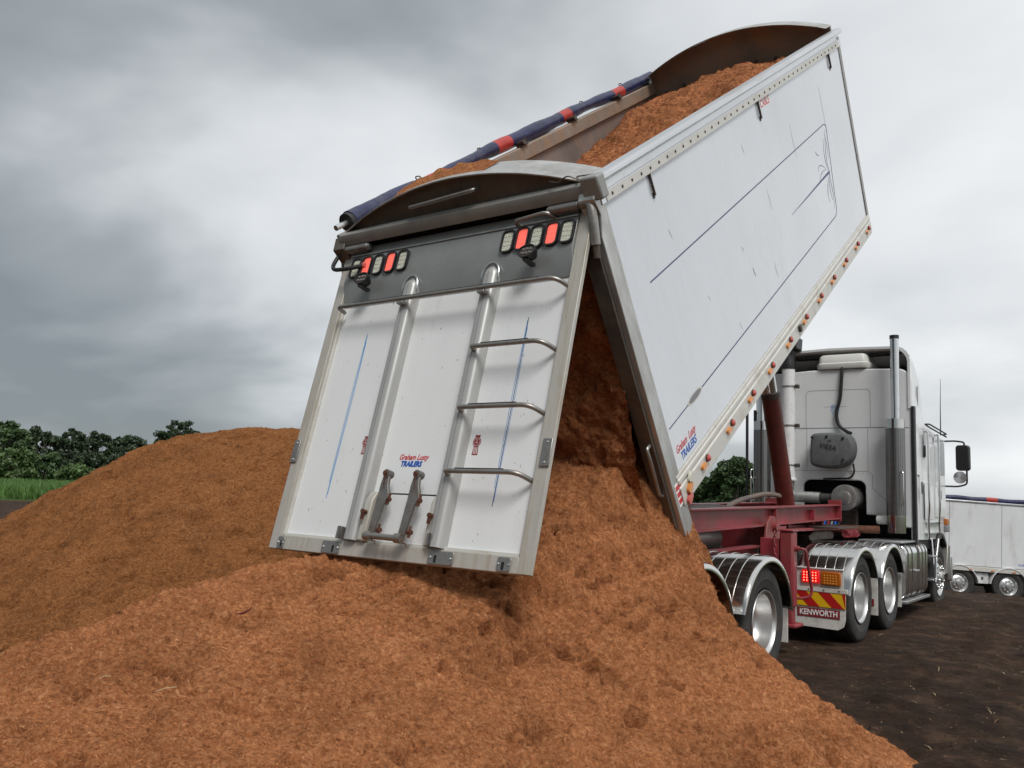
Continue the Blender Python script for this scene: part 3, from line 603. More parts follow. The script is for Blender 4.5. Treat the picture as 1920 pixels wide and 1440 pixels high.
for x in (0.80, -0.79):
    m = MB(); M = GATE @ T(x, -0.115, -0.335) @ RX(rad(-10))
    m.lathe([(0.07, 0.0005), (0.07, 0.04), (0.03, 0.066), (-0.0, 0.075), (-0.012, 0.075), (-0.012, 0.064), (0.0, 0.062)], 24, 'y'); m.v = [(a, b, c*0.72) for a, b, c in m.v]
    sp_ = m.build('work_lamp', 'black_plastic', M, gate)
    m = MB(); m.lathe([(-0.002, 0.063), (-0.003, 0.0005)], 20, 'y'); m.v = [(a, b, c*0.72) for a, b, c in m.v]; m.build('work_lamp_lens', 'steel_dark', M, gate)
    me_ = MB().lathe([(-0.004, 0.012), (-0.010, 0.009), (-0.010, 0.0005)], 10, 'y').mesh('work_lamp_led', 'steel_grey')
    for dx, dz in ((-0.03, 0.015), (0, 0.018), (0.03, 0.015), (-0.03, -0.015), (0, -0.018), (0.03, -0.015)): link('work_lamp_led', me_, M @ T(dx, 0, dz), gate)
    MB().box(x-0.02, x+0.02, -0.12, -0.02, -0.405, -0.385).tube([(x, -0.10, -0.40), (x, -0.10, -0.37)], 0.012).build('lamp_bracket', 'black_plastic', GATE, gate)
# hinges
for s in (-1, 1):
    MB().tube([(s*0.88, -0.055, -0.005), (s*1.12, -0.055, -0.005)], 0.032, 16).tube([(s*0.865, -0.055, -0.005), (s*0.885, -0.055, -0.005)], 0.024, 12).box(min(s*0.92, s*1.1), max(s*0.92, s*1.1), -0.05, 0.02, -0.035, 0.03).build('hinge_barrel', 'steel_grey', GATE, gate, 0.003)
hp = bend([(1.13, -0.055, -0.005), (1.205, -0.055, -0.005), (1.225, -0.02, -0.11), (1.225, 0.06, -0.26)], 0.05)
MB().tube(hp, 0.033, 14).build('hinge_arm', 'steel_grey', GATE, tr)
MB().tube([(1.225, 0.061, -0.262), (1.225, 0.10, -0.34)], 0.026, 12).build('hinge_rod', 'steel_dark', GATE, tr)
tube('lamp_hose', 'black_plastic', bend([(-1.08, 0.02, 0.02), (-1.24, -0.03, 0.0), (-1.22, -0.10, -0.20), (-1.0, -0.11, -0.22), (-0.90, -0.05, -0.175)], 0.16, 12), 0.017, GATE, gate, 10)
box('hose_plug', 'lens_red_off', -0.915, -0.875, -0.06, -0.025, -0.19, -0.145, GATE, gate, 0.008)
# stripes, badges and lettering on the panel (plane off = -0.045)
GP = GATE @ T(0, 0.0448, 0) @ RX(rad(90))
for x, wt, wb in ((-0.745, 0.755, 2.05), (0.795, 0.77, 2.05)):
    stroke('stripe', 'print_skyblue', [(x-0.014, -wb+0.12), (x-0.013, -wt-0.5), (x-0.004, -wt)], 0.0032, gate, GP)
    stroke('stripe', 'print_navy' if x > 0 else 'print_skyblue', [(x-0.004, -wb), (x, -wt-0.6), (x+0.001, -wt+0.02)], 0.0045, gate, GP)
    stroke('stripe', 'print_skyblue', [(x+0.002, -wb+0.03), (x+0.012, -wt-0.5), (x+0.006, -wt-0.05)], 0.0032, gate, GP)
for x in (-0.475, 0.565):
    # crest: round badge with a three-bar top and a striped tail
    b = MB().prism([(x+0.034*math.cos(a), -1.625+0.034*math.sin(a)) for a in np.linspace(0, 2*math.pi, 22)[:-1]], 0, 0.0012, 'z').prism([(x-0.018, -1.595), (x+0.018, -1.595), (x+0.022, -1.578), (x-0.022, -1.578)][::1], 0, 0.0011, 'z').prism([(x-0.024, -1.715), (x+0.024, -1.715), (x+0.019, -1.65), (x-0.019, -1.65)], 0, 0.0011, 'z')
    o = b.build('crest', 'badge_red', GP, gate, 0, 0)
    for dx in (-0.012, 0, 0.012): box('crest_bar', 'print_white', x+dx-0.0022, x+dx+0.0022, -1.708, -1.662, 0.0012, 0.0018, GP, gate, 0)
    stroke('crest_ring', 'print_white', [(x+0.027*math.cos(a), -1.625+0.027*math.sin(a)) for a in np.linspace(0, 2*math.pi, 25)], 0.0022, gate, GP @ T(0, 0, 0.0012), 0.0008)
    text('crest_letters', 'K\nW', 0.019, 'print_white', GP @ T(x, -1.622, 0.0018), gate, depth=0.0008)
text('script_lettering', 'Graham Lusty', 0.054, 'print_red', GP @ T(0.03, -1.735, 0.001), gate, shear=0.42, xs=0.88, offset=0.0009)
text('lettering', 'TRAILERS', 0.052, 'print_blue', GP @ T(0.02, -1.783, 0.001), gate, shear=0.2, offset=0.0026, xs=0.9)
# grain door with its lever latch
gd = gbox('grain_door', 'gate_white', -0.205, 0.36, 2.005, 2.345, -0.044, -0.028, 0.004)
for a in ((-0.20, 0.36, 1.992, 2.003),): gbox('door_slot', 'steel_dark', a[0], a[1], a[2], a[3], -0.044, -0.036, 0)
for x in (-0.225, 0.385):
    MB().prism([(0.044, -2.345), (-0.03, -2.345), (-0.03, -2.06), (0.0, -2.0), (0.044, -1.985)], x-0.035, x+0.035, 'x').build('door_guide', 'alloy_beige', GATE, gate, 0.008)
    MB().tube([(x, -0.03, -2.15), (x, -0.07, -2.15)], 0.016, 8).box(x-0.010, x+0.010, -0.065, -0.05, -2.205, -2.14).build('wing_bolt', 'rust', GATE, gate)
for x in (-0.065, 0.215):
    lv = [(x-0.030, -2.32), (x+0.022, -2.32), (x+0.055, -2.10), (x+0.088, -2.04), (x+0.078, -2.0), (x+0.062, -1.97), (x+0.050, -1.885), (x+0.005, -1.88), (x-0.01, -1.96), (x-0.012, -2.05)]
    lv = [(a-0.03, b) for a, b in lv]
    MB().prism(lv, -0.075, -0.050, 'y').build('latch_lever', 'lever_grey', GATE, gate, 0.005)
    MB().tube([(x, -0.03, -1.885), (x, -0.085, -1.885)], 0.028, 14).build('lever_pivot', 'lever_grey', GATE, gate)
    MB().tube([(x, -0.086, -1.885), (x, -0.10, -1.887)], 0.016, 8).tube(bend([(x, -0.09, -1.89), (x+0.012, -0.095, -1.93), (x+0.008, -0.09, -1.97)], 0.02), 0.004, 5).build('split_pin', 'rust', GATE, gate)
    for dx in (0.035, 0.048): tube('latch_rod', 'steel_grey', [(x+dx-0.01, -0.06, -2.27), (x+dx+0.012, -0.06, -2.05)], 0.0045, GATE, gate, 6)
    for wv, dx in ((2.06, 0.055), (2.27, 0.032)): MB().tube([(x+dx-0.022, -0.055, -wv), (x+dx+0.012, -0.06, -wv)], 0.017, 8).tube([(x+dx-0.005, -0.06, -wv-0.035), (x+dx, -0.06, -wv+0.04)], 0.012, 7).build('rod_knuckle', 'rust', GATE, gate)
    tube('split_pin', 'rust', bend([(x+0.0, -0.08, -2.325), (x+0.01, -0.09, -2.345), (x+0.045, -0.09, -2.35), (x+0.05, -0.085, -2.37)], 0.015), 0.004, GATE, gate, 5)
tube('latch_handle', 'steel_grey', [(-0.12, -0.085, -2.315), (0.185, -0.085, -2.32)], 0.021, GATE, gate, 14)
for x in (-0.095, 0.185): MB().tube([(x-0.03, -0.085, -2.318), (x+0.03, -0.085, -2.318)], 0.032, 14).build('handle_boss', 'steel_grey', GATE, gate)
# hardware on the bottom rail and stiles
for xc, wd in ((-1.06, 0.07), (-0.52, 0.18), (0.50, 0.21), (1.0, 0.10)):
    MB().prism(rrect(wd, 0.085, 0.015, 3, xc, -2.405), -0.008, -0.0025, 'y').build('lock_plate', 'steel_grey', GATE, gate, 0.002)
    hx_ = xc-wd*0.2 if wd > 0.15 else xc-0.005
    if xc < -0.4: hx_ = xc+wd*0.15
    MB().prism(rrect(0.02, 0.05, 0.0095, 3, hx_, -2.415), -0.0095, -0.0085, 'y').build('lock_slot', 'black_void', GATE, gate)
    for dx in (-wd*0.4, wd*0.4): MB().lathe([(-0.015, 0.0005), (-0.015, 0.007), (-0.008, 0.008)], 8, 'y').build('bolt_head', 'polished', GATE @ T(xc+dx, 0, -2.405), gate)
for x0, x1 in ((-1.197, -1.13), (1.13, 1.203)):
    MB().box(x0, x1, -0.012, -0.002, -1.80, -1.62).build('stile_plate', 'steel_grey', GATE, gate, 0.006)
    for wv in (1.645, 1.775): MB().lathe([(-0.018, 0.0005), (-0.018, 0.007), (-0.012, 0.008)], 8, 'y').build('bolt_head', 'polished', GATE @ T((x0+x1)/2, 0, -wv), gate)
for x in (-0.42, 0.415):
    MB().box(x-0.012, x+0.012, -0.05, 0.04, -2.345, -2.26).box(x-0.03, x+0.012, -0.05, -0.04, -2.345, -2.26).build('rope_cleat', 'steel_grey', GATE, gate, 0.004)
for k in range(34):
    x, wv = random.uniform(-1.02, 1.05), random.uniform(0.6, 2.3); a = random.uniform(-0.4, 0.4); l = random.uniform(0.006, 0.03)
    if min(abs(x+0.335), abs(x-0.435)) < 0.1 or (abs(x) < 0.3 and wv > 1.65): continue
    stroke('paint_chip', 'print_grey', [(x, -wv), (x+l*0.3*a, -wv-l*0.5), (x+a*l, -wv-l)], random.uniform(0.002, 0.006), gate, GP, 0.0008, True)

# --- trailer chassis (world coordinates)
def ibeam(name, m, x, y0, z0, y1, z1, h0, h1, fl, parent):
    b = MB(); hw = fl/2
    def sec(y, z, h): return [(x-hw, y, z), (x+hw, y, z), (x+hw, y, z-0.018), (x+0.008, y, z-0.018), (x+0.008, y, z-h+0.018), (x+hw, y, z-h+0.018), (x+hw, y, z-h), (x-hw, y, z-h), (x-hw, y, z-h+0.018), (x-0.008, y, z-h+0.018), (x-0.008, y, z-0.018), (x-hw, y, z-0.018)]
    vs = sec(y0, z0, h0)+sec(y1, z1, h1); n = 12
    b.add(vs, [tuple(range(n)), tuple(range(2*n-1, n-1, -1))]+[(i, (i+1) % n, n+(i+1) % n, n+i) for i in range(n)])
    return b.build(name, m, I4, parent, 0.004)
for s in (1, -1):
    ib = ibeam('upper_beam', 'chassis_red', s*0.45, 0.25, 1.485, 6.42, 1.60, 0.235, 0.20, 0.17, tr)
    for y in (3.95, 5.3): box('stiffener', 'chassis_red', s*0.462, s*0.53, y, y+0.014, 1.345, 1.525, I4, ib, 0.002)
    ibeam('lower_beam', 'chassis_red', s*0.45, -0.6, 1.06, 3.60, 1.12, 0.25, 0.22, 0.17, tr)
    MB().prism([(3.45, 0.86), (3.85, 0.86), (3.87, 1.30), (3.80, 1.44), (3.66, 1.45), (3.56, 1.38), (3.48, 1.15)], s*0.545, s*0.575, 'x').build('hanger_plate', 'chassis_red', I4, tr, 0.006)
    MB().tube([(s*0.5, 3.76, 1.33), (s*0.62, 3.76, 1.33)], 0.06, 18).build('pivot_pin', 'chassis_red', I4, tr)
    box('end_plate', 'chassis_red', s*0.36, s*0.54, 6.42, 6.436, 1.37, 1.66, I4, tr, 0.004)
    tube('brake_line', 'steel_grey', [(s*0.468, 0.5, 1.0), (s*0.468, 2.2, 1.02), (s*0.468, 3.3, 1.04)], 0.006, I4, tr, 6)
for y in (0.3, 1.1, 2.4, 3.4, 4.6, 5.9): box('cross_beam', 'chassis_red', -0.442, 0.442, y, y+0.09, 1.30, 1.44, I4, tr, 0.004)
for y in (0.1, 1.1, 2.6, 3.5): box('cross_beam', 'chassis_red', -0.442, 0.442, y, y+0.09, 0.88, 1.0, I4, tr, 0.004)
MB().lathe([(2.0, 0.002), (2.02, 0.14), (2.06, 0.16), (3.0, 0.16), (3.04, 0.14), (3.06, 0.002)], 24, 'y').build('air_tank', 'steel_grey', T(0.12, 0, 1.20), tr)
box('spring_seat', 'steel_grey', 0.30, 0.62, 2.45, 3.25, 0.92, 0.96, I4, tr, 0.004)
MB().tube([(-1.0, 0.0, ZH-0.10), (1.0, 0.0, ZH-0.10)], 0.05, 14).build('tipping_hinge', 'steel_dark', I4, tr)
for s in (-1, 1): MB().prism([(-0.16, 1.26), (0.3, 1.26), (0.12, ZH-0.02), (-0.10, ZH-0.02)], s*0.36, s*0.54, 'x').build('hinge_bracket', 'steel_dark', I4, tr, 0.006)
box('bump_block', 'steel_dark', 1.0, 1.14, 0.22, 0.34, 1.47, 1.62, I4, tr, 0.01)
# fifth wheel skid, kingpin plate
box('skid_plate', 'chassis_red', -0.55, 0.55, 4.3, 6.3, 1.262, 1.295, I4, tr, 0.004)
MB().prism([(3.86, 1.06), (4.3, 1.27), (4.3, 1.33), (3.86, 1.33)], -0.52, 0.52, 'x').build('neck_gusset', 'chassis_red', I4, tr, 0.004)
box('skid_wing', 'steel_dark', 0.44, 0.86, 5.2, 6.05, 1.30, 1.318, I4, tr, 0.003)
# landing legs
for s in (1, -1):
    lg = MB().box(s*0.87-0.075, s*0.87+0.075, 3.30, 3.45, 0.50, 1.30).build('landing_leg', 'chassis_red', I4, tr, 0.022)
    box('inner_leg', 'chassis_red', s*0.87-0.058, s*0.87+0.058, 3.317, 3.433, 0.34, 0.52, I4, lg, 0.01)
    box('leg_foot', 'chassis_red', s*0.87-0.12, s*0.87+0.12, 3.25, 3.5, 0.30, 0.338, I4, lg, 0.01)
    box('leg_cap', 'chassis_red', s*0.87-0.085, s*0.87+0.085, 3.29, 3.46, 1.298, 1.318, I4, lg, 0.008)
    box('leg_bracket', 'chassis_red', min(s*0.575, s*0.79), max(s*0.575, s*0.79), 3.32, 3.43, 0.92, 1.22, I4, lg, 0.008)
box('leg_rail', 'chassis_red', -0.79, 0.79, 3.35, 3.40, 0.98, 1.04, I4, tr, 0.006)
MB().tube(bend([(0.945, 3.38, 1.12), (1.03, 3.38, 1.12), (1.05, 3.40, 1.10), (1.06, 3.56, 0.68), (1.05, 3.55, 0.62), (0.98, 3.52, 0.59), (0.90, 3.50, 0.59)], 0.06), 0.016, 10).tube([(0.94, 3.38, 1.12), (0.985, 3.38, 1.12)], 0.03, 12).build('crank_handle', 'chassis_red', I4, tr)
lk = MB()
for i in range(9):
    z = 1.27-i*0.048; a = 0 if i % 2 else rad(90)
    lk.tube([(0.76+0.014*math.cos(t)*math.cos(a), 3.27+0.014*math.cos(t)*math.sin(a), z+0.032*math.sin(t)) for t in np.linspace(0, 2*math.pi, 13)], 0.006, 6, False)
lk.build('hang_chain', 'chassis_red', I4, tr)
# hoist
hb, ht = Vector((0.0, 5.79, 1.50)), Vector((0.0, 5.17, 3.02))
hd = (ht-hb).normalized()
ho = MB().tube([hb, ht], 0.118, 24).build('hoist_cylinder', 'hoist_red', I4, tr)
MB().tube([ht-hd*0.05, ht+hd*0.02], 0.124, 24).build('hoist_collar', 'steel_dark', I4, ho)
MB().tube([ht, ht+hd*0.75], 0.098, 24).build('hoist_stage', 'polished', I4, ho)
MB().tube([ht+hd*0.7, ht+hd*1.45], 0.078, 24).build('hoist_stage', 'polished', I4, ho)
MB().tube([(-0.2, 5.79, 1.48), (0.2, 5.79, 1.48)], 0.06, 14).build('hoist_trunnion', 'steel_dark', I4, ho)
box('hoist_saddle', 'chassis_red', -0.43, 0.43, 5.66, 5.92, 1.36, 1.43, I4, tr, 0.006)
tube('hydraulic_hose', 'inner_wall', bend([(0.05, 5.75, 1.66), (-0.12, 5.4, 1.72), (-0.25, 4.8, 1.62), (-0.3, 4.45, 1.52), (-0.1, 4.2, 1.50)], 0.25, 8), 0.032, I4, tr, 10)
for k in range(4): tube('air_line', 'steel_dark', bend([(0.30-0.06*k, 2.0, 1.49), (0.28-0.05*k, 3.0, 1.53+0.01*k), (0.2-0.1*k, 4.2, 1.52)], 0.3), 0.012, I4, tr, 6)

# --- wheels: (axial along +x is outward)
def tyre_mesh():
    pr = [(-0.10, 0.297), (-0.125, 0.32), (-0.138, 0.38), (-0.139, 0.43), (-0.130, 0.475), (-0.122, 0.498), (-0.105, 0.512), (-0.070, 0.515), (-0.066, 0.503), (-0.056, 0.503), (-0.052, 0.515), (-0.006, 0.516), (-0.004, 0.503), (0.004, 0.503), (0.006, 0.516), (0.052, 0.515),
          (0.056, 0.503), (0.066, 0.503), (0.070, 0.515), (0.105, 0.512), (0.122, 0.498), (0.126, 0.486), (0.131, 0.475), (0.139, 0.43), (0.1385, 0.405), (0.1405, 0.402), (0.1405, 0.392), (0.138, 0.388), (0.135, 0.34), (0.125, 0.315), (0.10, 0.297), (0.0, 0.29), (-0.10, 0.297)]
    def mod(i, j, r):
        if (i in (5, 6, 19, 20)) and j % 2 == 0: return r-0.011
        return r
    m = MB().lathe(pr, 120, 'x', mod); return m.mesh('tyre', 'rubber', 30)
TY = tyre_mesh()
def rim_mesh(kind):
    if kind == 'outer': pr = [(-0.12, 0.30), (-0.12, 0.28), (-0.10, 0.262), (-0.06, 0.255), (-0.035, 0.25), (-0.03, 0.235), (-0.032, 0.14), (-0.02, 0.135), (-0.02, 0.0005)]
    else: pr = []
    if kind == 'outer':
        pr = [(0.128, 0.300), (0.137, 0.297), (0.136, 0.286), (0.118, 0.278), (0.105, 0.262), (0.03, 0.254), (-0.02, 0.246), (-0.055, 0.225), (-0.068, 0.18), (-0.068, 0.125), (-0.03, 0.12), (-0.0, 0.112), (0.005, 0.09), (0.006, 0.0005)]
    elif kind == 'steer':
        pr = [(0.128, 0.300), (0.137, 0.297), (0.136, 0.286), (0.118, 0.278), (0.105, 0.262), (0.085, 0.25), (0.10, 0.225), (0.125, 0.18), (0.135, 0.13), (0.135, 0.10), (0.17, 0.095), (0.185, 0.08), (0.19, 0.0005)]
    return MB().lathe(pr, 64).mesh('rim', 'rim_alloy', 30)
RM = {k: rim_mesh(k) for k in ('outer', 'steer')}
NUT = MB().lathe([(0, 0.016), (0.03, 0.016), (0.034, 0.013), (0.034, 0.0005)], 6).mesh('wheel_nut', 'polished')
NUTL = MB().lathe([(0, 0.017), (0.05, 0.016), (0.06, 0.010), (0.062, 0.0005)], 10).mesh('wheel_nut', 'polished')
AX = MB().lathe([(-0.14, 0.0005), (-0.14, 0.29), (-0.06, 0.28), (-0.06, 0.0005)], 32).mesh('brake_drum', 'steel_dark')
def wheel(parent, s, x, y, z=0.516, steer=False, inner=True, M0=I4, nuts=True):
    M = M0 @ T(x, y, z) @ (I4 if s > 0 else RZ(math.pi)) @ RX(random.uniform(0, 6))
    o = link('wheel', TY, M, parent)
    link('rim', RM['steer' if steer else 'outer'], M, o)
    link('brake_drum', AX, M, o)
    if nuts:
        for k in range(10):
            a = 2*math.pi*k/10
            if steer: link('wheel_nut', NUTL, M @ T(0.118, 0.165*math.cos(a), 0.165*math.sin(a)), o)
            else: link('wheel_nut', NUT, M @ T(-0.068, 0.167*math.cos(a), 0.167*math.sin(a)), o)
    if inner: link('tyre', TY, M @ T(-0.315, 0, 0), o)
    return o
YW = (1.829, 0.406); YD = (4.932, 6.258); YF = 9.346
for y in YW:
    for s in (1, -1): wheel(tr, s, s*1.062, y)
    MB().tube([(-1.0, y, 0.516), (1.0, y, 0.516)], 0.065, 14).build('axle', 'steel_dark', I4, tr)
def guard(parent, s, y, r=0.625, a0=12, a1=168, x0=0.60, x1=1.255, z=0.50, rear_tail=0.0):
    b = MB(); n = 30; A = [rad(a0+(a1-a0)*i/n) for i in range(n+1)]; vs = []
    sec = [(x0, 0), (x1-0.035, 0), (x1-0.008, -0.012), (x1, -0.035), (x1, -0.062), (x1-0.006, -0.062), (x1-0.008, -0.04), (x1-0.016, -0.022), (x1-0.036, -0.01), (x0, -0.01)]
    k = len(sec)
    for a in A:
        for sx, dr in sec: vs.append((s*sx, y-math.cos(a)*(r+dr), z+math.sin(a)*(r+dr)))
    fs = [(i*k+j, i*k+(j+1) % k, (i+1)*k+(j+1) % k, (i+1)*k+j) for i in range(n) for j in range(k)]+[tuple(range(k)), tuple(range((n+1)*k-1, n*k-1, -1))]
    o = b.add(vs, fs).build('mudguard', 'stainless', I4, parent, 0, 40)
    for i in range(5):
        xx = x0+0.10+i*0.105
        tube('guard_ridge', 'stainless', [(s*xx, y-math.cos(a)*(r+0.002), z+math.sin(a)*(r+0.001)) for a in A], 0.0042, I4, o, 6)
    return o
for y in YW:
    for s in (1, -1):
        gd_ = guard(tr, s, y, a0=14, a1=172)
        box('guard_bracket', 'steel_dark', min(s*0.5, s*0.64), max(s*0.5, s*0.64), y-0.05, y+0.05, 0.95, 1.05, I4, gd_, 0.006)
        box('mud_flap', 'flap_white', min(s*0.62, s*1.2), max(s*0.62, s*1.2), y+0.585, y+0.597, 0.28, 0.60, I4, tr, 0.003)
tube('flap_stay', 'polished', bend([(1.0, 2.50, 0.42), (1.12, 2.56, 0.42), (1.12, 2.66, 0.42), (1.0, 2.66, 0.36)], 0.04), 0.014, I4, tr)

# ------------------------------------------------------------------ the prime mover
tk = thing('prime_mover', 'white cab-over prime mover with polished mudguards and tall exhaust stack, coupled to the tipping trailer', 'truck', (0, 7.3, 0))
for s in (1, -1): box('chassis_rail', 'black_plastic', s*0.38, s*0.46, 4.15, 9.9, 0.76, 1.02, I4, tk, 0.006)
for y in (4.2, 5.6, 6.9): box('cross_member', 'black_plastic', -0.378, 0.378, y, y+0.1, 0.8, 0.98, I4, tk, 0.006)
MB().prism([(5.35, 1.13), (6.3, 1.13), (6.35, 1.20), (6.2, 1.245), (5.5, 1.245), (5.3, 1.19)], -0.46, 0.46, 'x').build('fifth_wheel', 'steel_dark', I4, tk, 0.008)
box('fifth_wheel_mount', 'steel_dark', -0.4, 0.4, 5.6, 6.1, 1.022, 1.128, I4, tk, 0.006)
for y in YD:
    for s in (1, -1): wheel(tk, s, s*1.062, y); guard(tk, s, y, a0=(8 if y == YD[0] else 20), a1=160, x0=0.62)
    MB().tube([(-1.0, y, 0.516), (1.0, y, 0.516)], 0.075, 14).lathe([(-0.18, 0.02), (-0.12, 0.17), (0.12, 0.17), (0.18, 0.02)], 20).build('axle', 'steel_dark', T(0, 0, 0), tk) if False else MB().tube([(-1.0, y, 0.516), (-0.2, y, 0.516), (-0.12, y, 0.516), (0.12, y, 0.516), (0.2, y, 0.516), (1.0, y, 0.516)], [0.075, 0.075, 0.18, 0.18, 0.075, 0.075], 16).build('axle', 'steel_dark', I4, tk)
for s in (1, -1):
    wheel(tk, s, s*1.062, YF, steer=True, inner=False)
MB().tube([(-1.0, YF, 0.50), (1.0, YF, 0.50)], 0.07, 12).build('axle', 'steel_dark', I4, tk)
box('engine_block', 'steel_dark', -0.36, 0.36, 7.9, 9.7, 0.55, 1.6, I4, tk, 0.03)
# tail lamps, chevron board and flap behind the drive wheels
YP = YD[0]-0.665
for s in (1, -1):
    X = lambda a: s*a
    pl = box('lamp_panel', 'flap_white', X(0.60), X(1.185), YP, YP+0.012, 0.655, 0.875, I4, tk, 0.003)
    box('panel_lip', 'print_white', X(0.60), X(1.19), YP-0.02, YP-0.001, 0.862, 0.876, I4, pl, 0.002)
    box('panel_rail', 'flap_white', X(0.60), X(1.235), YP-0.018, YP+0.012, 0.605, 0.652, I4, pl, 0.003)
    box('tail_lamp', 'tail_red', X(0.72), X(0.925), YP-0.035, YP-0.002, 0.70, 0.845, I4, pl, 0.012)
    box('indicator_lamp', 'tail_amber', X(0.94), X(1.165), YP-0.035, YP-0.002, 0.685, 0.84, I4, pl, 0.012)
    led = MB().lathe([(0.0, 0.0075), (-0.004, 0.006), (-0.005, 0.0005)], 8, 'y')
    lr_, la_ = led.mesh('led', 'led_red'), led.mesh('led', 'led_amber')
    for i in range(5):
        for j in range(4):
            link('led', lr_, T(X(0.75+i*0.034), YP-0.0352, 0.725+j*0.031), pl)
            link('led', la_, T(X(0.985+i*0.032), YP-0.0352, 0.71+j*0.029), pl)
    for x in (0.80, 0.97, 1.14): MB().lathe([(-0.024, 0.0005), (-0.024, 0.008), (-0.018, 0.009)], 8, 'y').build('bolt_head', 'steel_dark', T(X(x), YP, 0.628), pl)
    bd = box('chevron_board', 'chev_yellow', X(0.62), X(1.21), YP-0.012, YP-0.002, 0.435, 0.60, I4, tk, 0.002)
    for k in range(4):
        a = 0.44+k*0.27
        P4 = [(a, 0.4355), (a+0.135, 0.4355), (a+0.135-0.16, 0.5995), (a-0.16, 0.5995)]
        P4 = [(x+0.08, z) for x, z in P4]
        pc = []
        for x, z in P4: pc.append((min(max(x, 0.6205), 1.2095), z))
        if max(p[0] for p in pc)-min(p[0] for p in pc) < 0.02: continue
        MB().prism([(s*x, z) for x, z in pc], YP-0.0135, YP-0.0122, 'y').build('chevron', 'chev_red', I4, bd)
    fl_ = MB().prism([(s*a, b) for a, b in ((0.62, 0.602), (0.62, 0.235), (0.68, 0.205), (1.12, 0.195), (1.185, 0.235), (1.205, 0.31), (1.21, 0.602))], YP, YP+0.01, 'y').build('mud_flap', 'flap_white', I4, tk, 0.002)
    box('name_plate', 'print_maroon', X(0.66), X(1.145), YP-0.006, YP-0.002, 0.315, 0.415, I4, fl_, 0.002)
    text('lettering', 'KENWORTH', 0.088, 'print_white', T(s*0.905, YP-0.0068, 0.365) @ RX(rad(90)), fl_, offset=0.0022, xs=0.86)
    box('mud_flap', 'flap_white', X(0.70), X(1.215), YD[1]-0.66, YD[1]-0.65, 0.25, 0.72, I4, tk, 0.003)
    box('name_plate', 'print_maroon', X(0.9), X(1.17), YD[1]-0.6655, YD[1]-0.6615, 0.36, 0.45, I4, tk, 0.002)
    box('mud_flap', 'flap_white', X(0.70), X(1.2), YD[1]+0.60, YD[1]+0.61, 0.25, 0.85, I4, tk, 0.003)
# fuel tanks
for s in (1, -1):
    pr = rrect(0.62, 0.76, 0.14, 6, s*0.93, 0.71)
    ft = MB().prism(pr, 6.98, 8.30, 'y').build('fuel_tank', 'polished', I4, tk, 0.012)
    for y in (7.08, 7.32, 7.66, 7.74, 7.95, 8.16):
        b = MB(); q = rrect(0.634, 0.774, 0.147, 6, s*0.93, 0.71); b.prism(q, y, y+0.035, 'y').build('tank_strap', 'steel_dark', I4, ft, 0.004)
    box('tank_step', 'alloy_bright', s*0.80, s*1.255, 6.92, 8.36, 0.285, 0.325, I4, ft, 0.006)
    box('tank_deck', 'alloy_bright', s*0.62, s*1.21, 6.92, 7.9, 1.098, 1.125, I4, ft, 0.006)
    MB().prism(rrect(0.12, 0.24, 0.055, 5, 7.50, 0.80), s*1.2395, s*1.2415, 'x').build('step_recess', 'steel_grey', I4, ft)
    box('step_lip', 'alloy_bright', s*1.2415, s*1.285, 7.42, 7.58, 0.70, 0.725, I4, ft, 0.005)
# rear wall of the sleeper
rw = [(-1.19, 1.30), (-0.42, 1.30), (-0.42, 1.84)]+[(-0.42+0.11*(1-math.cos(a)), 1.86+0.11*math.sin(a)) for a in np.linspace(0.2, math.pi/2, 5)]+[(0.41+0.11*math.sin(a), 1.86+0.11*math.cos(a)) for a in np.linspace(0, math.pi/2-0.2, 5)]+[(0.52, 1.46), (0.90, 1.46), (1.0, 1.30), (1.19, 1.30), (1.19, 3.45)]
rw += [(1.19-0.20*(1-math.cos(a)), 3.45+0.20*math.sin(a)) for a in np.linspace(0.2, math.pi/2, 6)]+[(0.3, 3.685), (-0.3, 3.685)]+[(-0.99-0.20*math.sin(a), 3.45+0.20*math.cos(a)) for a in np.linspace(0, math.pi/2, 6)]
cab = MB().prism(rw, 7.72, 7.80, 'y').build('sleeper_wall', 'cab_white', I4, tk, 0.018)
def seam(pts, parent, y=7.7195, wd=0.007): return stroke('panel_seam', 'print_grey', pts, wd, parent, T(0, y, 0) @ RX(rad(90)), 0.0012)
seam([(-1.17, 2.77), (0.9, 2.77), (1.15, 2.76)], cab, wd=0.012)
seam([(p.x, p.y) for p in bend([(-0.37, 2.78, 0), (-0.37, 3.36, 0), (0.60, 3.36, 0), (0.60, 2.78, 0)], 0.08)], cab, wd=0.006)
seam([(-0.36, 2.12), (-0.36, 2.76)], cab, wd=0.005); seam([(0.56, 2.11), (0.56, 2.76)], cab, wd=0.005)
seam([(-1.15, 2.11), (0.56, 2.11), (0.62, 2.06), (0.62, 1.86), (0.90, 1.60)], cab, wd=0.006)
# blue doodle printed on the hatch
for k in range(9):
    a = k*0.7; x0, z0 = 0.08+0.045*math.cos(a*1.7), 3.05+0.06*math.sin(a*1.1)
    stroke('printed_vine', 'print_skyblue', [(x0+0.022*math.cos(t), z0+0.022*math.sin(t)) for t in np.linspace(0, 5.2, 10)], 0.006, cab, T(0, 7.7195, 0) @ RX(rad(90)), 0.0012)
seam([(-0.09, 3.10), (0.25, 3.10)], cab, wd=0.004); seam([(0.08, 2.90), (0.08, 3.16)], cab, wd=0.004)
riv = MB().lathe([(0.0, 0.006), (-0.003, 0.004), (-0.003, 0.0005)], 6, 'y').mesh('rivet', 'print_grey')
for i in range(14): link('rivet', riv, T(-0.3+i*0.065, 7.7195, 2.075), cab)
for i in range(9): link('rivet', riv, T(0.56+i*0.045, 7.7195, 1.50), cab)
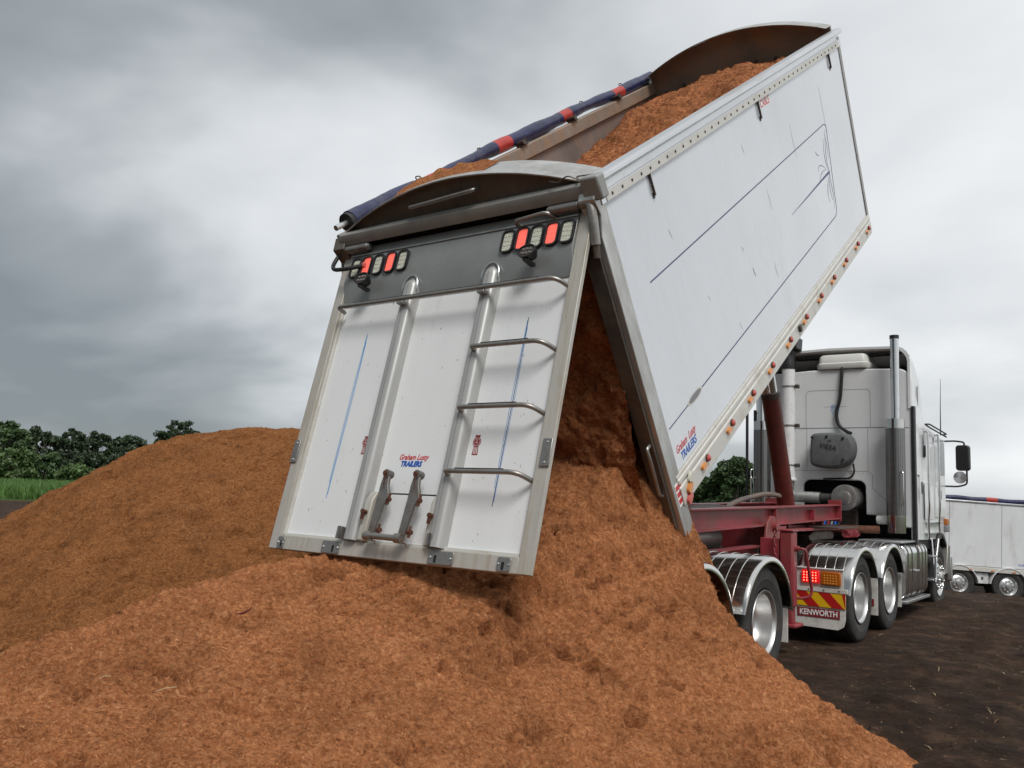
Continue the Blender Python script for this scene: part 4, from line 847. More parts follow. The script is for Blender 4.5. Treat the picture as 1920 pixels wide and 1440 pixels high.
# cab shell
cs = MB()
def csec(y, zb, zt, hw, r=0.16):
    q = []
    q += [(-hw, y, zb), (hw, y, zb), (hw, y, zt-r)]
    q += [(hw-r*(1-math.cos(a)), y, zt-r+r*math.sin(a)) for a in np.linspace(0.3, math.pi/2, 5)]
    q += [(-hw+r*(1-math.sin(a)), y, zt-r+r*math.cos(a)) for a in np.linspace(0, math.pi/2-0.3, 5)]+[(-hw, y, zt-r)]
    return q
def loft(secs, name, m, parent, cap=True, bevel=0.0):
    n = len(secs[0]); b = MB(); vs = [v for s_ in secs for v in s_]
    fs = [(i*n+j, i*n+(j+1) % n, (i+1)*n+(j+1) % n, (i+1)*n+j) for i in range(len(secs)-1) for j in range(n)]
    if cap: fs += [tuple(range(n)), tuple(range(len(vs)-1, len(vs)-n-1, -1))]
    return b.add(vs, fs).build(name, m, I4, parent, bevel)
shell = loft([csec(7.82, 2.08, 3.60, 1.17), csec(8.14, 2.08, 3.27, 1.19), csec(8.16, 1.12, 3.25, 1.19), csec(8.6, 1.12, 2.98, 1.215), csec(9.3, 1.12, 2.86, 1.215), csec(9.86, 1.12, 2.82, 1.20), csec(9.96, 1.12, 2.72, 1.16)], 'cab_shell', 'cab_white', tk)
# wheel-arch cut reads as a dark arch panel set proud of the lower edge
MB().prism([(YF-0.62*math.cos(a), 0.60+0.62*math.sin(a)) for a in np.linspace(0.75, math.pi-0.5, 16)]+[(YF-0.56*math.cos(a), 0.60+0.56*math.sin(a)) for a in np.linspace(math.pi-0.5, 0.75, 16)], 0.75, 1.228, 'x').build('wheel_arch', 'black_plastic', I4, shell)
box('under_cab', 'black_plastic', -1.15, 1.15, 7.84, 9.9, 0.96, 1.115, I4, shell, 0.02)
for s in (-1, 1): box('cab_skirt', 'cab_white', s*1.13, s*1.172, 7.805, 8.158, 1.12, 2.078, I4, shell, 0.004)
box('corner_strip', 'black_plastic', 1.172, 1.225, 7.70, 7.80, 1.06, 3.08, I4, tk, 0.01)
box('corner_strip', 'black_plastic', -1.225, -1.172, 7.70, 7.80, 1.06, 3.08, I4, tk, 0.01)
# roof fairing: open-backed shell
def fsec(y, zt, hw, zs, th=0.0):
    hw -= th; zt -= th; r = 0.22
    q = [(hw, y, zs), (hw, y, zt-r)]+[(hw-r*(1-math.cos(a)), y, zt-r+r*math.sin(a)) for a in np.linspace(0.3, math.pi/2, 5)]
    q += [(0.4, y, zt+0.02), (0, y, zt+0.03), (-0.4, y, zt+0.02)]
    return q+[(-x, y_, z) for x, y_, z in q[:7]][::-1]
ys = [(7.70, 3.99, 1.175, 3.05), (7.95, 3.92, 1.18, 3.05), (8.35, 3.72, 1.16, 2.9), (8.9, 3.40, 1.08, 2.8), (9.5, 3.06, 0.95, 2.75), (9.8, 2.90, 0.85, 2.7)]
so = [fsec(*a) for a in ys]; si = [fsec(*a, th=0.035) for a in ys]
n = len(so[0]); vs = [v for s_ in so for v in s_]+[v for s_ in si for v in s_]; K = len(ys); fs = []
for lay in (0, 1):
    for i in range(K-1):
        for j in range(n-1): fs.append(tuple(lay*K*n+q for q in (i*n+j, i*n+j+1, (i+1)*n+j+1, (i+1)*n+j)))
for j in range(n-1): fs.append((j, j+1, K*n+j+1, K*n+j)); fs.append(((K-1)*n+j, (K-1)*n+j+1, 2*K*n-n+j+1, 2*K*n-n+j))
fs.append(tuple((K-1)*n+j for j in range(n)))
fair = MB().add(vs, fs).build('roof_fairing', 'cab_white', I4, tk)
box('fairing_shade', 'shaded_interior', -1.10, 1.10, 8.10, 8.13, 3.2, 3.72, I4, fair, 0)  # dark sheets here and below paint in the shade of the hollow fairing
box('fairing_roof_shade', 'shaded_interior', -1.09, 1.09, 7.76, 8.09, 3.885, 3.90, I4, fair, 0)
for s in (-1, 1): box('fairing_side_shade', 'shaded_interior', s*1.115, s*1.13, 7.73, 8.09, 3.1, 3.80, I4, fair, 0)
box('vent_slot', 'print_grey', 1.1805, 1.187, 8.08, 8.14, 3.10, 3.42, I4, fair, 0.003)
# side detail: door, window, grab rails, steps, mirror, aerial
dr = box('door', 'cab_white', 1.2155, 1.228, 8.98, 9.80, 1.45, 2.72, I4, tk, 0.01)
box('door_window', 'glass_dark', 1.2285, 1.236, 9.25, 9.72, 2.13, 2.66, I4, dr, 0.004)
MB().prism([(9.36+0.15*math.cos(a), 1.86+0.15*math.sin(a)) for a in np.linspace(0, 2*math.pi, 25)[:-1]], 1.2285, 1.2315, 'x').build('door_emblem', 'print_grey', I4, dr)
MB().prism([(9.36+0.13*math.cos(a), 1.86+0.13*math.sin(a)) for a in np.linspace(0, 2*math.pi, 25)[:-1]], 1.2316, 1.2335, 'x').build('door_emblem', 'cab_white', I4, dr)
for a, b in ((9.30, 1.80), (9.36, 1.90), (9.42, 1.82)): box('emblem_figure', 'print_grey', 1.2336, 1.236, a-0.022, a+0.022, b-0.07, b+0.06, I4, dr, 0)
lk_ = box('locker_door', 'cab_white', 1.2155, 1.2265, 8.30, 8.86, 1.42, 1.98, I4, tk, 0.02)
box('locker_handle', 'black_plastic', 1.227, 1.24, 8.04, 8.09, 1.80, 1.98, I4, tk, 0.006)
box('sleeper_window', 'glass_dark', 1.2155, 1.224, 8.30, 8.42, 2.36, 2.72, I4, tk, 0.01)
for y in (8.20, 8.95):
    tube('grab_rail', 'polished', bend([(1.24, y, 2.74), (1.30, y, 2.74), (1.30, y, 1.62), (1.27, y+0.06, 1.38), (1.27, y+0.1, 1.12)], 0.08), 0.016, I4, tk)
tube('step_rail', 'polished', bend([(1.26, 9.0, 1.12), (1.26, 8.78, 0.8), (1.26, 8.76, 0.5), (1.26, 8.62, 0.47), (1.26, 8.60, 0.8), (1.22, 8.7, 1.12)], 0.08), 0.016, I4, tk)
for z in (0.50, 0.85): box('cab_step', 'alloy_bright', 1.02, 1.27, 8.56, 8.84, z, z+0.03, I4, tk, 0.006)
for z in (1.20, 1.36): box('cab_step', 'alloy_bright', 1.20, 1.262, 8.35, 9.25, z, z+0.03, I4, tk, 0.006)
for k in range(2): tube('awning_rail', 'black_plastic', bend([(1.24, 8.30, 2.86), (1.30, 8.32, 2.86-0.05*k), (1.30, 9.6, 2.80-0.05*k), (1.24, 9.64, 2.80)], 0.05), 0.012, I4, tk, 8)
mir = MB().prism(rrect(0.21, 0.42, 0.05, 4, 0, 0), -0.045, 0.045, 'y').build('mirror', 'black_plastic', T(1.48, 9.92, 2.43) @ RZ(rad(-12)), tk, 0.012)
MB().lathe([(0.05, 0.0005), (0.05, 0.06), (0.0, 0.10), (-0.02, 0.10), (-0.025, 0.0005)], 20, 'y').build('mirror_bowl', 'polished', T(1.43, 9.92, 2.11), mir)
tube('mirror_arm', 'black_plastic', bend([(1.22, 9.82, 2.70), (1.36, 9.90, 2.71), (1.50, 9.92, 2.69), (1.50, 9.92, 2.62)], 0.05), 0.015, I4, mir)
tube('mirror_arm', 'black_plastic', bend([(1.22, 9.82, 1.96), (1.40, 9.90, 1.96), (1.53, 9.92, 2.0), (1.53, 9.92, 2.25)], 0.05), 0.015, I4, mir)
tube('aerial', 'black_plastic', [(1.16, 9.86, 2.80), (1.165, 9.86, 3.25), (1.175, 9.87, 3.75)], [0.011, 0.007, 0.003], I4, tk, 6)
for z, c in ((1.38, 'tail_amber'), (1.27, 'print_grey')): box('turn_lamp', c, 1.205, 1.26, 9.70, 9.90, z-0.055, z+0.05, I4, tk, 0.01)
box('bumper', 'alloy_bright', -1.24, 1.24, 9.97, 10.2, 0.4, 0.85, I4, tk, 0.05)
box('front_panel', 'cab_white', -1.15, 1.15, 9.955, 9.99, 0.9, 1.9, I4, tk, 0.01)
box('windscreen', 'glass_dark', -1.08, 1.08, 9.95, 9.975, 1.95, 2.6, I4, tk, 0.01)
MB().prism([(9.62, 0.55), (9.95, 0.55), (9.95, 1.0), (9.78, 1.0)], 1.0, 1.25, 'x').build('bumper_end', 'steel_grey', I4, tk, 0.01)
# exhausts
for s in (1, -1):
    ex = MB().lathe([(1.22, 0.002), (1.22, 0.128), (1.46, 0.13), (1.46, 0.126), (2.74, 0.126), (2.74, 0.131), (2.87, 0.131), (2.87, 0.062)], 40, 'z').build('muffler', 'stainless', T(s*1.0, 7.50, 0), tk)
    MB().lathe([(1.47, 0.1335), (2.73, 0.1335)], 40, 'z').build('heat_shield', 'perforated', T(s*1.0, 7.50, 0), ex)
    st_ = MB().lathe([(2.86, 0.062), (4.02, 0.062), (4.10, 0.064), (4.10, 0.056), (3.95, 0.054)], 28, 'z').build('exhaust_stack', 'polished', T(s*1.01, 7.50, 0), tk)
    MB().lathe([(4.06, 0.0655), (4.115, 0.0655), (4.115, 0.05)], 28, 'z').build('stack_lip', 'black_plastic', T(s*1.01, 7.50, 0), st_)
    tube('grab_handle', 'polished', bend([(s*1.09, 7.41, 1.62), (s*1.13, 7.36, 1.62), (s*1.13, 7.36, 2.1), (s*1.09, 7.41, 2.1)], 0.04), 0.011, I4, ex)
    for z in (1.30, 2.80): box('muffler_bracket', 'steel_dark', s*0.95-0.03, s*0.95+0.03, 7.62, 7.72, z, z+0.05, I4, ex, 0.004)
    box('guard_post', 'black_plastic', s*1.20, s*1.235, 7.40, 7.44, 1.1, 3.05, I4, ex, 0.004) if s < 0 else None
    tube('side_rail', 'polished', bend([(-1.14, 7.40, 1.4), (-1.14, 7.40, 1.95), (-1.06, 7.38, 1.97)], 0.04), 0.014, I4, ex) if s < 0 else None
# air intake
ai = MB().lathe([(1.94, 0.09), (1.945, 0.125), (1.97, 0.125), (1.985, 0.101), (2.2, 0.10), (4.0, 0.10)], 32, 'z').build('intake_pipe', 'pipe_white', T(-0.59, 7.55, 0), tk)
for z in (2.18, 2.80, 3.42):
    MB().lathe([(z-0.015, 0.1025), (z-0.012, 0.106), (z+0.012, 0.106), (z+0.015, 0.1025)], 32, 'z').build('pipe_clamp', 'steel_grey', T(-0.59, 7.55, 0), ai)
    box('clamp_bolt', 'steel_dark', -0.485, -0.42, 7.52, 7.58, z-0.03, z+0.03, I4, ai, 0.008)
MB().lathe([(3.70, 0.108), (3.78, 0.112), (3.80, 0.108), (4.02, 0.10)], 24, 'z').build('pipe_boot', 'black_plastic', T(-0.59, 7.55, 0), ai)
MB().prism([(7.42, 4.0), (7.70, 4.0), (7.74, 4.20), (7.36, 4.22)], -0.70, -0.42, 'x').build('intake_head', 'black_plastic', I4, ai, 0.02)
MB().tube(bend([(-0.59, 7.55, 1.95), (-0.59, 7.55, 1.70), (-0.1, 7.55, 1.69)], 0.17, 8), 0.085, 20).build('intake_elbow', 'alloy', I4, ai)
MB().prism([(-0.72, 1.60), (-0.55, 1.60), (-0.46, 1.74), (-0.62, 1.90), (-0.72, 1.90)], 7.5, 7.6, 'y').build('intake_box', 'alloy', I4, ai, 0.02)
MB().tube([(-0.1, 7.55, 1.69), (0.12, 7.55, 1.685)], 0.072, 20).build('rubber_sleeve', 'rubber', I4, ai)
fc = MB().lathe([(-0.16, 0.002), (-0.16, 0.16), (-0.15, 0.19), (-0.12, 0.2), (-0.05, 0.2), (-0.04, 0.185), (0.45, 0.185)], 36, 'y').build('air_cleaner', 'steel_grey', T(0.28, 7.60, 1.70), tk)
MB().lathe([(-0.166, 0.002), (-0.167, 0.095), (-0.161, 0.105)], 30, 'y').build('cleaner_cap', 'steel_grey', T(0.28, 7.60, 1.70), fc)
box('bay_shade', 'black_void', -1.1, 1.1, 8.10, 8.13, 1.0, 2.07, I4, tk, 0)  # black sheet set back to stand in for shade inside the wall opening
box('bay_floor', 'black_plastic', -0.7, 0.7, 7.4, 7.88, 1.20, 1.24, I4, tk, 0.01)
MB().lathe([(-0.07, 0.002), (-0.07, 0.06), (-0.04, 0.065), (0.07, 0.065), (0.07, 0.002)], 16).build('reservoir', 'ac_cream', T(0.78, 7.60, 1.40), tk)
box('deck_plate', 'steel_dark', -0.45, 0.75, 6.75, 7.35, 1.04, 1.07, I4, tk, 0.004)
tube('drive_pipe', 'rust', [(-0.2, 6.9, 1.24), (0.8, 7.35, 1.26)], 0.055, I4, tk, 16)
for k in range(5):
    tube('air_line', ('print_blue', 'print_maroon', 'print_grey', 'print_blue', 'print_black')[k], bend([(0.05+0.05*k, 7.3, 1.35), (0.15+0.06*k, 6.8, 1.18+0.03*k), (0.30-0.05*k, 6.45, 1.30), (0.12+0.03*k, 6.2, 1.28)], 0.2, 8), 0.016, I4, tk, 8)
cl = MB(); cl.tube([(0.55+0.05*math.cos(t), 6.55+0.012*t, 1.20+0.05*math.sin(t)) for t in np.linspace(0, 44, 150)], 0.009, 6); cl.build('coiled_line', 'print_maroon', I4, tk)
# sleeper cooler under its grey cover, and roof unit
b = MB(); sec = []
for y, k in ((7.718, 0.97), (7.62, 1.0), (7.50, 0.99), (7.45, 0.90), (7.435, 0.5)):
    q = [(-0.25, 2.20), (-0.20, 2.15), (0.15, 2.12), (0.34, 2.18), (0.42, 2.30), (0.45, 2.45), (0.40, 2.62), (0.32, 2.69), (0.0, 2.69), (-0.20, 2.685), (-0.24, 2.64), (-0.25, 2.4)]
    sec.append([(0.10+(x-0.10)*k+0.008*math.sin(i*2.1+y*30), y, 2.42+(z-2.42)*k) for i, (x, z) in enumerate(q)])
cv = loft(sec, 'cooler_cover', 'cover_grey', tk, True, 0.0); cv['label'] = 'grey cloth cover tied over the cooler on the sleeper wall'
sm = cv.modifiers.new('sub', 'SUBSURF'); sm.levels = sm.render_levels = 1
for x, z in ((-0.19, 2.62), (0.03, 2.63), (0.27, 2.60), (0.27, 2.26)): MB().lathe([(-0.012, 0.0005), (-0.012, 0.018), (0.01, 0.02)], 12, 'y').build('eyelet', 'print_black', T(x, 7.438, z*0.95+0.12), cv)
text('lettering', 'VIESA', 0.105, 'print_black', T(0.05, 7.428, 2.46) @ RX(rad(90)) @ RZ(rad(-12)), cv, shear=0.15)
text('lettering', 'w', 0.08, 'print_black', T(0.08, 7.428, 2.56) @ RX(rad(90)), cv)
tube('cooler_hose', 'black_plastic', bend([(0.20, 7.70, 3.72), (0.20, 7.675, 3.60), (0.17, 7.68, 3.2), (0.10, 7.68, 3.0), (0.14, 7.68, 2.80), (0.28, 7.66, 2.70), (0.34, 7.62, 2.68)], 0.14, 8), 0.026, I4, tk, 10)
tube('cooler_cable', 'black_plastic', bend([(0.36, 7.66, 2.22), (0.37, 7.69, 2.08), (0.30, 7.70, 2.0), (-0.1, 7.70, 1.985)], 0.08, 6), 0.014, I4, tk, 8)
ac = loft([[(0.20+(x-0.2)*k, 7.98+(y-7.98)*k, z) for x, y in rrect(0.80, 0.62, 0.10, 4, 0.20, 7.98)] for z, k in ((3.69, 0.96), (3.72, 1.0), (3.77, 1.0), (3.785, 0.95), (3.88, 0.93), (3.915, 0.86), (3.925, 0.7))], 'roof_cooler', 'ac_cream', tk)

# ------------------------------------------------------------------ bark heaps
def heap_front(x, y):
    p = np.stack([x, y, np.zeros_like(x)], -1); w1, w2 = fbm(p, 0.9, 3)*0.16, fbm(p+9.0, 0.9, 3)*0.16
    x = x+w1; y = y+w2
    ax, ay = 0.05, -0.15
    r = np.hypot(x-ax, y-ay); ang = np.arctan2(x-ax, -(y-ay))
    q = r/np.interp(ang, [-np.pi, -1.2, 0, 0.6, 1.2, 1.57, 2.2, np.pi], [2.3, 2.6, 2.6, 2.7, 2.75, 2.70, 2.3, 2.3])
    cone = np.where(q < 1, 2.05*np.maximum(1-q, 0)**1.15, -(q-1)*1.2)
    # ridge running back from the tailgate
    cy = np.interp(y, [-9.5, -8, -6, -4, -3, -2.0, -1.0, 0.0, 1.0], [-0.6, 0.2, 0.45, 0.68, 0.92, 1.10, 1.10, 0.4, -1.5])
    xr = -0.55; dxx = np.abs(x-xr); wr = np.interp(y, [-6, -4, -2, -0.8, 0.1], [3.2, 3.2, 2.9, 2.2, 1.3])
    ridge = np.where(x > xr, cy-np.maximum(cy, 0.3)*(dxx/wr)**1.35, cy-0.6*(np.sqrt(dxx**2+0.35**2)-0.35))
    k = 0.30; h = np.clip(0.5+0.5*(cone-ridge)/k, 0, 1); z = ridge*(1-h)+cone*h+k*h*(1-h)
    # bark still banked up between the rear posts
    sp = 2.30-0.10*np.abs(x)-2.9*np.maximum(np.abs(x)-0.93, 0)-0.66*np.maximum(0.12-y, 0)-1.0*np.maximum(y-0.12, 0)
    h = np.clip(0.5+0.5*(sp-z)/k, 0, 1); return z*(1-h)+sp*h+k*h*(1-h)
def relief(p, amp=1.0):
    q = p*np.array([1, 1, 2.4])                      # little slip ledges follow the contours
    a = fbm(p, 1.1, 3)*0.05 + fbm(q, 3.6, 3)*0.055
    a = a+(0.5-np.abs(fbm(q+3.1, 7.5, 3, 0.6)))*0.045-0.02
    pit = np.clip(fbm(q+7.7, 5.0, 4, 0.65)-0.26, 0, 1)*0.30
    return (a-pit+fbm(q, 17, 4, 0.75)*0.034)*amp
def build_heap(name, fn, x0, x1, y0, y1, step, m, loc, amp=1.0, base=-0.15):
    nx, ny = int((x1-x0)/step)+1, int((y1-y0)/step)+1
    X, Y = np.meshgrid(np.linspace(x0, x1, nx), np.linspace(y0, y1, ny), indexing='ij')
    Z = fn(X, Y); P = np.stack([X, Y, Z], -1)
    G = np.gradient(Z, step); N = np.stack([-G[0], -G[1], np.ones_like(Z)], -1); N /= np.linalg.norm(N, axis=-1, keepdims=True)
    V = P+N*(relief(P, amp)*np.clip((Z+0.3)/0.4, 0.25, 1))[..., None]
    V[..., 2] = np.maximum(V[..., 2], base-0.05*RNG.random(V.shape[:2]))
    # drop the outer rim that lies under the ground
    return V
FV = build_heap('front', heap_front, -3.3, 3.6, -7.6, 3.0, 0.019, 'bark_fresh', None, 1.0, -0.12)
def trim(V, zmin):
    n, k = V.shape[:2]; idx = np.arange(n*k).reshape(n, k); zm = V[..., 2]
    keep = (np.maximum(np.maximum(zm[:-1, :-1], zm[1:, :-1]), np.maximum(zm[1:, 1:], zm[:-1, 1:])) > zmin)
    f = np.stack([idx[:-1, :-1], idx[1:, :-1], idx[1:, 1:], idx[:-1, 1:]], -1)[keep]
    used, inv = np.unique(f, return_inverse=True); return V.reshape(-1, 3)[used], inv.reshape(-1, 4)
def raw_mesh(name, v, f, m):
    me = bpy.data.meshes.new(name); me.vertices.add(len(v)); me.vertices.foreach_set('co', v.reshape(-1).astype(np.float32))
    me.loops.add(f.size); me.loops.foreach_set('vertex_index', f.reshape(-1).astype(np.int32)); me.polygons.add(len(f))
    me.polygons.foreach_set('loop_start', np.arange(0, f.size, 4, dtype=np.int32)); me.update(calc_edges=True); me.validate(); me.materials.append(MATS[m]); me.shade_smooth(); return me
v_, f_ = trim(FV, -0.07)
hf = link('bark_heap', raw_mesh('bark_heap', v_, f_, 'bark_fresh'), I4)
tag(hf, 'large bright orange bark heap in the foreground spreading below the open tailgate', 'heap')
def viewkeep(maxd, near=3.0):
    def k(a):
        d = a-CAM; dep = d@fw; px = 960+F_PX*(d@rt)/np.maximum(dep, 0.1); py = 720-F_PX*(d@up)/np.maximum(dep, 0.1)
        return ((dep > 0.5) & (px > -150) & (px < 2070) & (py < 1560) & (a[:, 2] > 0.0))*np.clip(near/np.maximum(dep, 0.5), 0.15, 1.2)**1.5
    return k
p, d, n, l, wd, t = fibres(FV, 110000, 0.006, 0.032, 0.0011, viewkeep(20))
o = link('fibre_litter', strips('fibre_litter', p, d, n, l, wd, t, 'fibre_fresh'), I4, hf); o['kind'] = 'stuff'
# old heap beyond
C2 = [at(-260, 900, 12.6), at(330, 808, 12.6), at(480, 795, 12.6), at(640, 800, 12.6), at(900, 800, 12.6)]
a2, b2 = at(350, 900, 12.7)[:2], at(800, 900, 12.7)[:2]
ax2 = (b2-a2)/np.linalg.norm(b2-a2); pr2 = np.array([-ax2[1], ax2[0]]); L2 = np.linalg.norm(b2-a2)
def heap_back(x, y):
    q = np.stack([x-a2[0], y-a2[1]], -1); s = q@ax2; t = q@pr2
    p = np.stack([x, y, np.zeros_like(x)], -1)
    top = np.interp(s, [-7.5, -5, -2.7, -1.3, -0.7, 0, 0.7, 1.4, 2.4, 4.0], [-2.0, -0.40, 0.83, 1.72, 2.02, 2.27, 2.38, 2.42, 2.40, 2.3])
    top = np.where(s > L2*1.0, top-0.7*(s-L2*1.0), top)
    tt = np.abs(t)+0.22*fbm(p, 0.6, 3)
    return top-0.56*(np.sqrt(np.maximum(tt, 0)**2+0.45**2)-0.45)
cen = (a2+b2)/2
BV = build_heap('back', heap_back, cen[0]-8.2, cen[0]+6.2, cen[1]-7.4, cen[1]+6.2, 0.042, 'bark_old', None, 1.0, -0.12)
v_, f_ = trim(BV, -0.07)
hb_ = link('bark_heap', raw_mesh('bark_heap', v_, f_, 'bark_old'), I4)
tag(hb_, 'older brown bark heap with a flat top behind the tailgate, before the trees', 'heap')
p, d, n, l, wd, t = fibres(BV, 40000, 0.015, 0.07, 0.002, viewkeep(30, 8.0))
o = link('fibre_litter', strips('fibre_litter', p, d, n, l, wd, t, 'fibre_old'), I4, hb_); o['kind'] = 'stuff'
# load inside the body: a sheet over the top and down the open rear
path = bend([(0, 6.385, 2.36), (0, 5.6, 2.33), (0, 4.6, 2.20), (0, 3.4, 2.06), (0, 2.0, 2.02), (0, 0.75, 2.10), (0, 0.20, 2.08), (0, 0.0, 1.65), (0, -0.10, 1.1), (0, -0.24, 0.6), (0, -0.36, 0.15)], 0.25, 6)
pp = np.array([[q.y, q.z] for q in path]); sl = np.concatenate([[0], np.cumsum(np.linalg.norm(np.diff(pp, axis=0), axis=1))])
ss = np.arange(0, sl[-1], 0.03); pu, pv = np.interp(ss, sl, pp[:, 0]), np.interp(ss, sl, pp[:, 1])
du, dv_ = np.gradient(pu, 0.03), np.gradient(pv, 0.03); nl = np.hypot(du, dv_); nu, nv = -dv_/nl, du/nl
sg = np.sign(nv[5]); nu, nv = nu*sg, nv*sg
xx = np.linspace(-1.196, 1.186, 80)
X, S = np.meshgrid(xx, ss, indexing='ij'); Pn = np.stack([X*1.0, S, np.zeros_like(S)], -1)
crown = 0.14*(1-(X/1.2)**2)*np.interp(S, [0, 2, 5, 6.3], [1, 1, 0.6, 0.25])
dsp = crown+fbm(Pn, 1.3, 3)*0.16+fbm(Pn, 4, 3)*0.08+(0.5-np.abs(fbm(Pn, 8, 3, 0.6)))*0.05+fbm(Pn, 22, 3, 0.65)*0.03-0.05
LV = np.stack([X*np.interp(pu, [-0.4, 0.12, 0.35], [0.945, 0.945, 1.0])[None], pu[None]+nu[None]*dsp, pv[None]+nv[None]*dsp], -1)
B3 = np.array(BODY.to_3x3()); WV = LV@B3.T+np.array(BODY.translation)
ld = link('bark_load', grid_mesh('bark_load', WV, 'bark_load'), I4)
tag(ld, 'reddish bark load inside the raised trailer body, sliding out of its open rear', 'bark', kind='stuff')
def scatter_n(V, count):
    p, n = scatter(V, count); return p, n
p, n = scatter(WV, 45000); d = RNG.normal(size=p.shape); d -= n*(d*n).sum(1, keepdims=True); d /= np.linalg.norm(d, axis=1, keepdims=True)
o = link('fibre_litter', strips('fibre_litter', p+n*0.004, d, n, 0.015+0.06*RNG.random(len(p))**2, 0.0022*(0.5+RNG.random(len(p))), np.clip(0.5+0.28*RNG.normal(size=len(p)), 0, 1), 'fibre_load'), I4, ld); o['kind'] = 'stuff'

# ------------------------------------------------------------------ loose pieces
def ground_pt(px, py):
    q = at(px, py, 1.0)-CAM; t = -CAM[2]/q[2]; return CAM+q*t
# chips and straw lying on the soil
N = 9000; rr_ = 3+14*RNG.random(N)**0.8; aa = YAW+np.radians(5)+np.radians(40)*RNG.random(N)
px_ = CAM[0]+rr_*np.sin(aa); py_ = CAM[1]+rr_*np.cos(aa); pz_ = ground_z(px_, py_)
d = RNG.normal(size=(N, 3)); d[:, 2] *= 0.15; d /= np.linalg.norm(d, axis=1, keepdims=True); n = np.tile([0, 0, 1.0], (N, 1))
me = strips('ground_litter', np.stack([px_, py_, pz_+0.006], -1), d, n, 0.015+0.07*RNG.random(N)**3, 0.004*(0.4+RNG.random(N)), RNG.random(N)**2.5, 'litter')
tag(link('ground_litter', me, I4), 'scattered bark chips and straw on the dark soil beside the truck', 'litter', kind='stuff')
def heap_hit(px, py):
    q = at(px, py, 1.0)-CAM
    for t in np.arange(1.0, 14, 0.01):
        p = CAM+q*t
        if p[2] < heap_front(np.array(p[0]), np.array(p[1])): return p
    return CAM+q*6
q = heap_hit(456, 1166)
MB().tube([Vector(q)+Vector((0.036*a, 0.03*a, 0.05+0.015*a*a+0.02*a)) for a in np.linspace(-1, 1, 9)], [0.001, 0.003, 0.005, 0.006, 0.007, 0.006, 0.005, 0.003, 0.001], 6).build('fallen_leaf', 'leaf_red')
tag(bpy.data.objects['fallen_leaf'], 'curled dark red leaf lying on the crest of the front bark heap', 'leaf')
for k, (px, py, ln, an) in enumerate(((310, 1313, 0.05, 0.5), (195, 1290, 0.03, 0.4))):
    q = heap_hit(px, py); dv3 = Vector((math.cos(an), math.sin(an), 0.25))*ln
    o = MB().tube([Vector(q)+Vector((0, 0, 0.05))-dv3, Vector(q)+Vector((0, 0, 0.055)), Vector(q)+Vector((0, 0, 0.05))+dv3], 0.0022, 6).build('straw_stalk', 'straw')
    tag(o, ('long' if k == 0 else 'short')+' pale straw stalk lying on the front bark heap at lower left', 'straw', 'straw stalks on the heap')

# ------------------------------------------------------------------ trees
def tree(name, label, base, height, spread, m, leaf, nclump, per, seed, group, trunk_frac=0.35, flat=0.6, cat='tree', lean=0.0):
    rg = random.Random(seed); nr = np.random.default_rng(seed)
    o = thing(name, label, cat, tuple(base), group)
    b = MB(); h = height; tips = []
    tr_top = Vector((lean*h, 0, h*0.62)); bz = Vector(base)
    b.tube([bz, bz+Vector((lean*h*0.3, 0.1, h*trunk_frac)), bz+tr_top], [h*0.022, h*0.016, h*0.008], 8)
    for i in range(nclump):
        a = rg.uniform(0, 2*math.pi); rr2 = spread*math.sqrt(rg.random())*0.95
        zt = h*(trunk_frac+0.08+(0.92-trunk_frac)*rg.random()**0.7)*(1-0.28*(rr2/spread)**2)
        tip = Vector((rr2*math.cos(a)+lean*h*0.8, rr2*math.sin(a), zt)); tips.append(tip)
        if i % 2 == 0:
            s0 = Vector((lean*h*0.4, 0, h*(trunk_frac*0.7+0.2*rg.random())))
            b.tube([bz+s0, bz+s0.lerp(tip, 0.55)+Vector((0, 0, -0.03*h)), bz+tip], [h*0.009, h*0.006, h*0.003], 5)
    b.build('trunk', 'trunk_grey', I4, o)
    P = []
    for tip in tips:
        rc = spread*rg.uniform(0.12, 0.27); u_ = nr.normal(size=(per, 3)); u_ /= np.linalg.norm(u_, axis=1, keepdims=True)
        u_ *= (nr.random((per, 1))**0.45)*rc; u_[:, 2] *= flat; P.append(u_+np.array(tip)+np.array(base))
    P = np.concatenate(P); n_ = len(P)
    D = nr.normal(size=(n_, 3)); D /= np.linalg.norm(D, axis=1, keepdims=True); E = nr.normal(size=(n_, 3)); E -= D*(E*D).sum(1, keepdims=True); E /= np.linalg.norm(E, axis=1, keepdims=True)
    s_ = leaf*(0.6+0.8*nr.random((n_, 1)))
    V = np.stack([P-D*s_, P+E*s_*0.5, P+D*s_, P-E*s_*0.5], 1)
    me = bpy.data.meshes.new('crown'); F = np.arange(n_*4).reshape(-1, 4); me.vertices.add(n_*4); me.vertices.foreach_set('co', V.reshape(-1).astype(np.float32))
    me.loops.add(n_*4); me.loops.foreach_set('vertex_index', F.reshape(-1).astype(np.int32)); me.polygons.add(n_); me.polygons.foreach_set('loop_start', np.arange(0, n_*4, 4, dtype=np.int32)); me.update(calc_edges=True)
    me.materials.append(MATS[m]); link('crown', me, I4, o); return o
def hor(px): return 885+(956-885)*px/1920
def far_base(px, depth):
    p = at(px, hor(px), depth); return (p[0], p[1], 0.0 if True else 0)
TG = 'trees along the far edge of the paddock'
S = 1/1641
def htop(px, py, depth): return CAM[2]+(hor(px)-py)*depth*S
